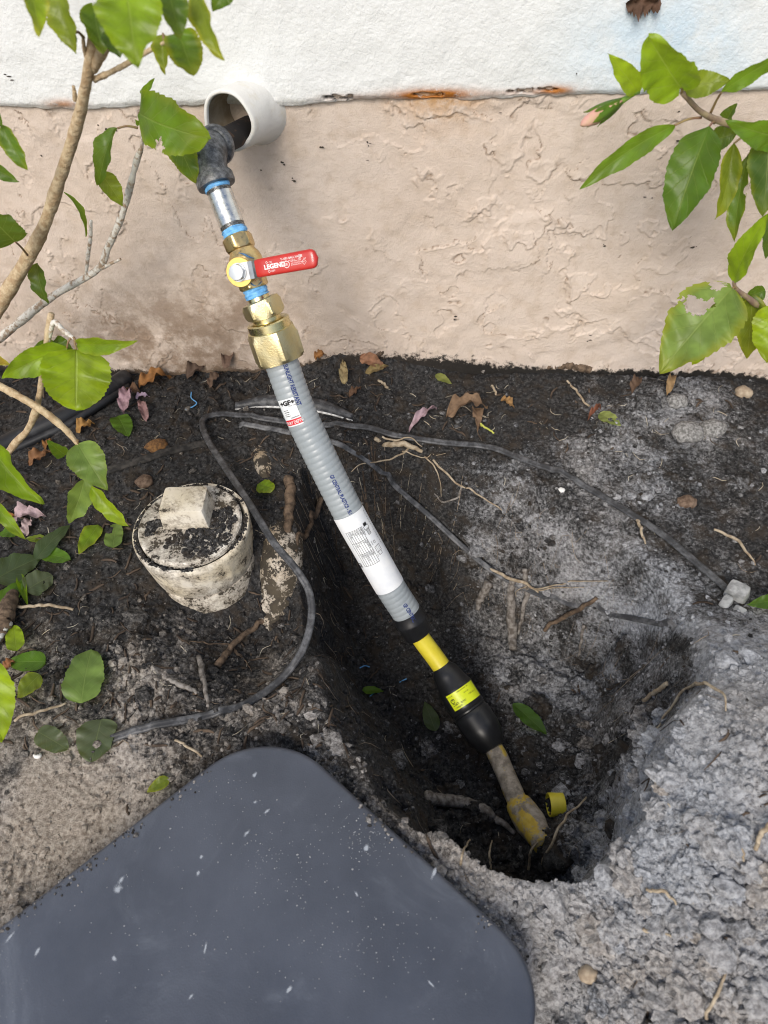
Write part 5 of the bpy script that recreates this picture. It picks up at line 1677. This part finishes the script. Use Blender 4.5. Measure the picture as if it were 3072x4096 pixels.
branch(hl, [(385, 1082, -.105), (430, 1060, -.108), (482, 1036, -.11)], [18, 15, 10], BARKW)
branch(hl, [(345, 1095, -.105), (352, 1020, -.108), (362, 950, -.11), (364, 882, -.112)], [12, 15, 14, 10], BARKW)
branch(hl, [(-200, 2300, -.20), (-80, 1980, -.26), (48, 1790, -.28), (110, 1720, -.285), (150, 1620, -.29), (172, 1480, -.29), (188, 1370, -.285), (205, 1255, -.28)], [30, 28, 26, 26, 26, 24, 26, 24], BARKL, 'branch', .16)
branch(hl, [(190, 1380, -.285), (215, 1290, -.285), (250, 1320, -.29), (298, 1355, -.295)], [16, 20, 22, 12], BARKW)
branch(hl, [(-200, 1440, -.25), (0, 1545, -.29), (150, 1630, -.31), (255, 1712, -.325), (315, 1782, -.335)], [30, 28, 28, 28, 16], BARKL, 'branch', .10)
# top
leaf(hl, (105, -110, -.30), (158, 146, -.33), 120, 'lime', .9, roll=25, fold=.2, bow=.05)
leaf(hl, (225, -60, -.26), (308, 216, -.28), 130, 'olive', .35, roll=-35, fold=.3, bow=.06, pet=(250, -100, -.25), shape=LA_W)
leaf(hl, (372, 20, -.25), (412, 218, -.27), 150, 'dark', .3, roll=15, fold=.35, bow=-.06, wave=.14)
leaf(hl, (505, -70, -.33), (548, 268, -.37), 275, 'bright', .15, roll=-8, fold=.18, bow=.05, cup=.1)
leaf(hl, (440, 120, -.27), (480, 232, -.28), 100, 'deep', 0, roll=10, fold=.2, bow=.03)
leaf(hl, (668, -50, -.31), (722, 158, -.33), 132, 'dark', .2, roll=12, fold=.22, bow=.05)
leaf(hl, (780, -60, -.29), (893, 242, -.32), 112, 'olive', .95, roll=-38, fold=.3, bow=.08, shape=LA_W)
leaf(hl, (925, -75, -.27), (850, 46, -.28), 100, 'dark', 0, roll=-10)
leaf(hl, (712, 128, -.27), (772, 302, -.29), 150, 'mid', .75, roll=8, fold=.22, bow=.05, pet=(698, 152, -.27), shape=RO_W)
leaf(hl, (652, 136, -.26), (662, 300, -.275), 88, 'olive', .7, roll=-30, fold=.45, bow=.04, pet=(660, 172, -.265))
leaf(hl, (300, 130, -.265), (242, 165, -.27), 58, 'dark', 0, roll=20, pet=(335, 150, -.25))
# beside the elbow
leaf(hl, (556, 452, -.15), (842, 556, -.185), 215, 'mid', .3, roll=-14, fold=.12, bow=.14, pet=(562, 470, -.14), shape=RO_W, cup=.12, nu=80, nv=31, holes=([(.33, 1.1), (.36, .62), (.46, .45), (.52, .62), (.50, 1.1)],))
leaf(hl, (686, 530, -.148), (784, 735, -.16), 122, 'dark', .35, roll=12, fold=.2, bow=.06)
leaf(hl, (578, 404, -.145), (618, 312, -.15), 48, 'mid', 0, roll=30, fold=.5)
leaf(hl, (470, 513, -.145), (388, 745, -.16), 96, 'dark', .05, roll=-30, fold=.35, bow=.08, twist=70, pet=(552, 512, -.14))
leaf(hl, (402, 690, -.15), (492, 826, -.155), 84, 'olive', 0, roll=15, fold=.2, bow=.05)
leaf(hl, (558, 500, -.142), (540, 478, -.145), 22, 'mid', 0)
leaf(hl, (8, 500, -.22), (112, 682, -.235), 84, 'dark', .45, roll=-25, fold=.25, bow=.07, shape=LA_W)
leaf(hl, (-50, 430, -.22), (10, 510, -.225), 60, 'dark', 0)
leaf(hl, (-70, 640, -.22), (78, 728, -.235), 66, 'dark', 0, roll=-20, fold=.3, shape=LA_W)
leaf(hl, (62, 968, -.21), (-70, 830, -.23), 165, 'deep', 0, roll=20, fold=.25, bow=.05, pet=(110, 1020, -.19), shape=RO_W)
leaf(hl, (258, 768, -.13), (342, 948, -.14), 42, 'mid', .2, roll=50, fold=.5, bow=.14, shape=LA_W)
leaf(hl, (150, 1052, -.15), (192, 1215, -.165), 84, 'deep', 0, roll=-38, fold=.3, bow=.10)
# middle cluster
leaf(hl, (305, 1398, -.305), (303, 1642, -.345), 262, 'lime', .05, roll=2, fold=.14, bow=.03, pet=(298, 1355, -.295), shape=RO_W, cup=.05)
leaf(hl, (268, 1392, -.30), (6, 1514, -.325), 128, 'bright', 0, roll=14, fold=.3, bow=.05, pet=(285, 1352, -.295), side_bend=.04)
leaf(hl, (308, 1374, -.30), (548, 1366, -.315), 88, 'bright', .25, roll=-24, fold=.35, bow=.07, pet=(295, 1350, -.295))
leaf(hl, (230, 1385, -.275), (135, 1390, -.28), 74, 'dark', 0, roll=10)
leaf(hl, (215, 1362, -.275), (292, 1396, -.28), 60, 'dark', 0)
leaf(hl, (-40, 1428, -.30), (46, 1462, -.31), 42, 'ylw', .9)
# lower cluster
leaf(hl, (312, 1775, -.335), (428, 1960, -.375), 158, 'pale', .1, roll=-10, fold=.3, bow=.07, cup=.15, pet=(312, 1762, -.333))
leaf(hl, (338, 1915, -.355), (276, 2096, -.385), 108, 'pale', .05, roll=24, fold=.25, bow=.05)
leaf(hl, (366, 1945, -.36), (516, 2106, -.385), 84, 'lime', .2, roll=-34, fold=.35, bow=.05, shape=LA_W)
leaf(hl, (262, 1820, -.33), (188, 1762, -.335), 62, 'mid', 0, roll=15)
leaf(hl, (330, 1812, -.33), (352, 1776, -.335), 36, 'dark', 0)
leaf(hl, (-60, 1745, -.37), (172, 2018, -.42), 195, 'bright', .1, roll=-26, fold=.55, bow=.10)
leaf(hl, (-30, 1995, -.40), (104, 2158, -.43), 60, 'bright', .3, roll=-20, fold=.3, bow=.1, shape=LA_W)
leaf(hl, (-60, 2640, -.575), (10, 2965, -.63), 190, 'lime', .1, roll=-12, fold=.2, bow=.05)
leaf(hl, (-50, 2690, -.54), (85, 2820, -.555), 150, 'mid', 0, roll=10, fold=.15)
branch(hl, [(-200, 2300, -.44), (-120, 2500, -.52), (-60, 2640, -.575)], [20, 18, 12], BARKL)

# ------------------------------------------------------------------ hibiscus on the right
br_ = at(3700, 2000, y=-.16)
hr = thing('hibiscus_bush', (br_[0], br_[1], -.01), 'hibiscus bush with a closed pink bud reaching in from the right', 'shrub', None)
PURP = basic('purple_twig', (.20, .13, .10), (.34, .27, .16), 70, .65, 0, (240, .5, .0008))
branch(hr, [(3900, 2300, -.14), (3700, 1500, -.14), (3400, 800, -.14), (3072, 582, -.145), (2980, 520, -.15), (2870, 480, -.155), (2800, 445, -.165), (2728, 368, -.175)], [60, 56, 44, 30, 28, 27, 22, 18], PURP, 'stem', .05)
branch(hr, [(3700, 1500, -.14), (3300, 1300, -.17), (3072, 1240, -.19), (2990, 1190, -.20), (2942, 1152, -.205), (2936, 1122, -.207)], [34, 30, 24, 22, 16, 12], PURP, 'branch', .10)
leaf(hr, (2723, 352, -.18), (2596, 150, -.21), 225, 'bright', .1, roll=16, fold=.38, bow=.02, pet=(2728, 370, -.176), shape=RO_W)
leaf(hr, (2552, 372, -.175), (2432, 216, -.19), 92, 'lime', .1, roll=-14, fold=.2, bow=.05)
leaf(hr, (2738, 352, -.172), (2922, 322, -.18), 104, 'olive', 0, roll=10, fold=.22, bow=.07, pet=(2730, 372, -.175))
leaf(hr, (2886, 368, -.165), (3130, 225, -.185), 78, 'mid', .05, roll=-26, fold=.3, bow=-.07, pet=(2842, 452, -.155), shape=LA_W)
leaf(hr, (2697, 502, -.165), (2318, 758, -.20), 98, 'mid', .05, roll=20, fold=.3, bow=.06, side_bend=.06, pet=(2806, 470, -.16), shape=LA_W)
leaf(hr, (2838, 505, -.165), (2690, 924, -.215), 205, 'dark', 0, roll=-10, fold=.28, bow=.07, pet=(2858, 492, -.156), shape=LA_W)
leaf(hr, (2936, 574, -.165), (2862, 878, -.19), 96, 'olive', .5, roll=26, fold=.35, bow=.08, twist=40, wave=.12, pet=(2990, 545, -.15), shape=LA_W)
leaf(hr, (2992, 622, -.17), (2938, 968, -.20), 92, 'dark', .4, roll=-28, fold=.35, bow=.06, pet=(3050, 560, -.15), shape=LA_W, nu=60, nv=25, holes=([(.30, -1.2), (.34, -.55), (.42, -.5), (.43, -1.2)],))
leaf(hr, (3075, 540, -.18), (3050, 866, -.215), 165, 'deep', .3, roll=14, fold=.22, bow=.05)
leaf(hr, (3140, 545, -.18), (2902, 484, -.205), 128, 'mid', 0, roll=16, fold=.25, bow=.10)
leaf(hr, (2850, 562, -.135), (2950, 530, -.14), 92, 'deep', 0, roll=0, fold=.2)
leaf(hr, (2902, 488, -.135), (2948, 412, -.14), 64, 'deep', 0, roll=22, fold=.4)
leaf(hr, (2934, 1126, -.207), (3078, 850, -.225), 108, 'bright', .1, roll=22, fold=.3, bow=.08, shape=LA_W, pet=(2938, 1150, -.205))
leaf(hr, (2930, 1152, -.21), (2638, 1494, -.265), 285, 'pale', .55, roll=-8, fold=.16, bow=.06, pet=(2945, 1158, -.205), nu=90, nv=41, cup=.05,
     holes=([(.17, .16), (.22, .06), (.30, .10), (.40, .16), (.42, .55), (.34, .80), (.27, .72), (.24, .40)], [(.03, .45), (.08, .25), (.12, .5), (.08, .95), (.02, .95)], [(.40, 1.2), (.33, .86), (.36, .80), (.47, 1.0)]))
leaf(hr, (3010, 1180, -.19), (2988, 1436, -.205), 118, 'olive', .5, roll=10, fold=.2, bow=.04)
leaf(hr, (3130, 1215, -.215), (3066, 1452, -.245), 178, 'lime', .25, roll=-12, fold=.22, bow=.06)
leaf(hr, (2882, 1210, -.175), (2812, 1332, -.18), 62, 'olive', 0, roll=10)
leaf(hr, (2830, 1360, -.17), (2768, 1462, -.175), 60, 'lime', .3, roll=10)
leaf(hr, (3085, 860, -.19), (3062, 1035, -.2), 66, 'deep', 0, roll=18)
leaf(hr, (3060, 1160, -.18), (2960, 1200, -.185), 70, 'dark', 0, roll=18)
leaf(hr, (2960, 2440, -.47) if False else (3120, 2395, -.42), (2986, 2418, -.43), 66, 'dark', 0, roll=10, fold=.25)
# closed bud with its green calyx
b0_, b1_ = at(2520, 384, y=-.175), at(2322, 502, y=-.20)
bd = norm(b1_ - b0_)
bl_ = np.linalg.norm(b1_ - b0_)
BUDP = basic('bud_petals', (.58, .30, .26), (.50, .36, .20), 60, .6, 0, (140, .4, .001))
V, F = lathe(b0_, bd, [(bl_ * a, bl_ * r) for a, r in ((.18, .05), (.30, .085), (.45, .11), (.60, .118), (.75, .11), (.88, .085), (.96, .05), (1.0, .012))], 24, rfun=lambda s, r, th: r * (1 + .10 * np.sin(3 * th + s * 120)))
bud = mob('bud', V, F, BUDP, hr)
V, F = tube([at(2560, 368, y=-.175), at(2540, 374, y=-.175), b0_ + bd * bl_ * .2], [.0015, .0016, .003], 12, 8)
mob('bud_stalk', V, F, basic('green_stalk', (.16, .28, .04)), bud)
for k in range(6):
    a = k * math.pi / 3 + .3
    n0 = norm(np.cross(bd, UP)); n1 = np.cross(bd, n0)
    rd = math.cos(a) * n0 + math.sin(a) * n1
    p0, p1 = b0_ + bd * bl_ * .16 + rd * bl_ * .05, b0_ + bd * bl_ * (.86 - .12 * (k % 2)) + rd * bl_ * .15
    V, F, uv = leaf_geo(p0, p1, bl_ * .21, rd, fold=-.45, bow=.06, serr=0, shape=LA_W, nu=16, nv=7, seed=k)
    mob('sepal', V, F, LEAF, bud, uv=uv, color=(.15, .30, .03, .95))

# ------------------------------------------------------------------ fallen leaves and petals on the ground, one thing each
def fallen(b, t, wpx, col, label, cat='leaf', name='fallen_leaf', lift=.004, fold=.12, bow=.03, roll=0, mat=None, yellow=0, wave=.08, shape=SH_W, rgb=None, **kw):
    B_, T_ = atg(*b, lift), atg(*t, lift)
    mid = (B_ + T_) / 2
    d = depth(mid)
    nr = gnormal(mid[0], mid[1], .02)
    seed = int(b[0] * 5 + b[1] + t[0] * 3) % 9999
    w = wpx * d / FPX
    V, F, uv = leaf_geo(B_, T_, w, norm(nr + .25 * norm(CAM - mid)), roll, fold, bow, seed=seed, wave=wave, shape=shape, **kw)
    need = (gz(V[:, 0], V[:, 1]) + .0006) - V[:, 2]
    V[:, 2] += np.clip(np.percentile(need, 90), 0, .02)
    V[:, 2] = np.maximum(V[:, 2], gz(V[:, 0], V[:, 1]) + .0008)
    c = rgb or G[col]
    o = mob(name, V, F, mat or LEAF, uv=uv, color=(*c, 1 - yellow), loc=mid)
    return tag(o, label, cat)
fallen((398, 2108), (322, 2230), 82, 'bright', 'fresh green leaf on the soil, left of the cleanout', yellow=.5)
fallen((455, 2198), (472, 2104), 72, 'pale', 'small rounded pale green leaf just left of the cleanout', shape=RO_W, holes=([(.55, -1.2), (.55, -.4), (.8, -.3), (.85, -1.2)],))
fallen((178, 2222), (288, 2248), 66, 'mid', 'oval green leaf lying left of the fresh one', shape=RO_W)
fallen((150, 2250), (288, 2112), 78, 'dull', 'long drooping dull green leaf above the leaf heap at left', bow=.08)
fallen((190, 2170), (110, 2165), 40, 'olive', 'small folded olive leaf above the leaf heap at left')
fallen((-20, 2330), (170, 2235), 150, 'dull', 'large dark dusty leaf at the left edge')
fallen((-20, 2460), (110, 2330), 90, 'mid', 'green leaf partly under the large dusty one at the left edge')
fallen((110, 2370), (216, 2310), 112, 'dusty', 'faded grey green leaf with a hole in the left leaf heap', shape=RO_W, nu=60, nv=25, holes=([(.58, .25), (.62, .12), (.68, .2), (.64, .38)],))
fallen((85, 2305), (118, 2432), 44, 'bright', 'narrow upturned green leaf in the left leaf heap', fold=.5)
fallen((82, 2622), (72, 2522), 70, 'lime', 'yellow green leaf standing up from the leaf pile at the lower left', shape=RO_W, lift=.01)
fallen((188, 2655), (48, 2660), 86, 'mid', 'green leaf under the standing yellow green one', shape=RO_W)
fallen((165, 2705), (75, 2800), 86, 'olive', 'spotted olive leaf beneath the large lime leaf at left', yellow=.3)
fallen((336, 2826), (378, 2614), 160, 'pale', 'largest fallen leaf, pale green with a red stalk end', shape=RO_W, lift=.008, bow=.05)
fallen((160, 2935), (278, 3005), 92, 'dusty', 'small crumpled sandy leaf left of the cable end', shape=RO_W, wave=.14)
fallen((412, 2885), (372, 3056), 158, 'dusty', 'flat sand covered leaf touching the cable end', shape=RO_W)
fallen((680, 3120), (592, 3176), 52, 'olive', 'yellow green leaf tucked under the left edge of the pad', yellow=.5)
fallen((475, 1672), (515, 1752), 80, 'mid', 'round green leaf below the pink petals by the edging', shape=RO_W)
fallen((1036, 1955), (1102, 1972), 66, 'bright', 'curled yellow green leaf beside the grey conduit', shape=RO_W, cup=.3, lift=.008, yellow=.4)
fallen((2050, 2822), (2186, 2945), 72, 'dark', 'dark green leaf on the hole floor right of the coupling', shape=LA_W)
fallen((1742, 2930), (1698, 2812), 64, 'dull', 'limp green leaf in the hole left of the coupling')
fallen((1450, 2768), (1536, 2772), 40, 'mid', 'small leaf in the hole under the blue thread')
fallen((80, 2130), (0, 2150), 60, 'mid', 'green leaf beside the pale petals at the left edge')
O_, P_, Q_ = (.30, .14, .045), (.15, .085, .05), (.40, .26, .30)
def dry(b, t, w, label, rgb, cat='dry leaf', name='dry_leaf', **kw):
    k = dict(mat=DRY, fold=.5, bow=.22, wave=.35, lift=.003)
    k.update(kw)
    return fallen(b, t, w, None, label, cat, name, rgb=rgb, **k)
dry((560, 1560), (690, 1512), 74, 'large crumpled orange brown leaf at the wall foot, left', O_)
dry((515, 1560), (570, 1590), 46, 'small brown leaf beside the large orange one', P_)
dry((500, 1665), (530, 1572), 62, 'faded pink petals of a dead flower by the edging', Q_, 'petal', 'withered_flower', bow=.3)
dry((590, 1690), (562, 1612), 44, 'brownish pink withered petal right of the faded flower', (.34, .20, .20), 'petal', 'withered_flower')
dry((545, 1600), (600, 1592), 30, 'pale lilac petal strip behind the withered flowers', (.42, .32, .42), 'petal', 'petal_strip')
dry((308, 1735), (384, 1705), 60, 'curled golden brown leaf in front of the edging', (.34, .19, .06), bow=.35)
dry((120, 1870), (218, 1820), 66, 'crumpled rust brown leaf behind the left leaves', (.26, .13, .06))
dry((185, 1805), (215, 1770), 40, 'small orange dry leaf above the rust brown one', O_)
dry((62, 2080), (188, 2072), 84, 'pale pink withered flower at the left edge', (.48, .36, .38), 'petal', 'withered_flower')
dry((110, 2150), (135, 2080), 52, 'second pale pink petal below the withered flower at left', (.48, .37, .37), 'petal', 'withered_flower')
dry((0, 2080), (80, 2075), 40, 'orange brown leaf beside the pink flower at the left edge', O_)
dry((18, 2690), (75, 2645), 52, 'rust brown curled leaf in the pile at the lower left', (.27, .12, .05))
dry((1262, 1446), (1312, 1432), 46, 'small orange brown leaf right of the brass nut', O_, bow=.4)
dry((1440, 1440), (1546, 1480), 66, 'crumpled salmon brown leaf on the black soil by the wall', (.36, .19, .11))
dry((1462, 1500), (1555, 1475), 40, 'olive brown withered calyx under the salmon leaf', (.28, .21, .09))
dry((1380, 1550), (1375, 1455), 46, 'spiky straw coloured withered flower head by the wall', (.42, .33, .17), 'flower head', 'withered_flower', wave=.5)
dry((1400, 1600), (1445, 1560), 36, 'dark brown leaf scrap below the spiky flower head', P_)
dry((1636, 1735), (1748, 1640), 50, 'crumpled pink and cream withered flower on the black soil', (.44, .32, .36), 'petal', 'withered_flower', fold=.7)
dry((1785, 1680), (1950, 1640), 84, 'large crumpled brown leaf right of the pink withered flower', (.22, .145, .09), bow=.35)
dry((1900, 1640), (1910, 1735), 56, 'hanging half of a crumpled brown leaf by a yellow stalk', (.20, .13, .08))
dry((2002, 1608), (2056, 1642), 44, 'small golden brown leaf on the soil near the centre', (.34, .20, .08))
dry((2348, 1695), (2402, 1640), 44, 'red brown folded leaf on the right soil', (.25, .10, .06), fold=.8)
fallen((2396, 1665), (2482, 1712), 58, 'pale', 'torn yellow green leaf beside the red brown one', rgb=(.40, .46, .14), holes=([(.4, .2), (.5, -.3), (.7, .1), (.6, .5)],), nu=50, nv=21)
fallen((1742, 1508), (1806, 1545), 36, 'olive', 'small yellow green leaf scrap on the black soil', rgb=(.36, .38, .10))
dry((2665, 1590), (2680, 1512), 40, 'dry tan leaf leaning on the wall foot at right', (.36, .24, .12))
dry((2525, 1580), (2562, 1520), 52, 'brown seed pod with straw beside the wall at right', (.14, .09, .06))
dry((640, 1500), (668, 1478), 44, 'sage green dry leaf against the wall foot at left', (.20, .24, .10))
dry((750, 1520), (842, 1465), 66, 'dark brown crumpled leaf heap left of the brass nut', (.11, .075, .055))
dry((905, 1500), (958, 1432), 56, 'tall brown dry leaf at the wall foot behind the conduit', (.17, .11, .08), lift=.012)
dry((840, 1560), (890, 1500), 46, 'brown shrivelled leaf in front of the leaf heap', (.15, .10, .07))
# torn brown scrap stuck to the white wall at the top
p0, p1 = at(2505, 12, y=-.016), at(2645, 10, y=-.016)
V, F, uv = leaf_geo(p0, p1, .022, (0, -1, 0), fold=.4, bow=.06, wave=.5, serr=.3, shape=RO_W, seed=5)
V[:, 1] = np.minimum(V[:, 1], -.0135)
tag(mob('bark_scrap', V, F, DRY, color=(.13, .075, .05, 1), uv=uv), 'torn brown scrap stuck to the white wall at the top', 'bark scrap')
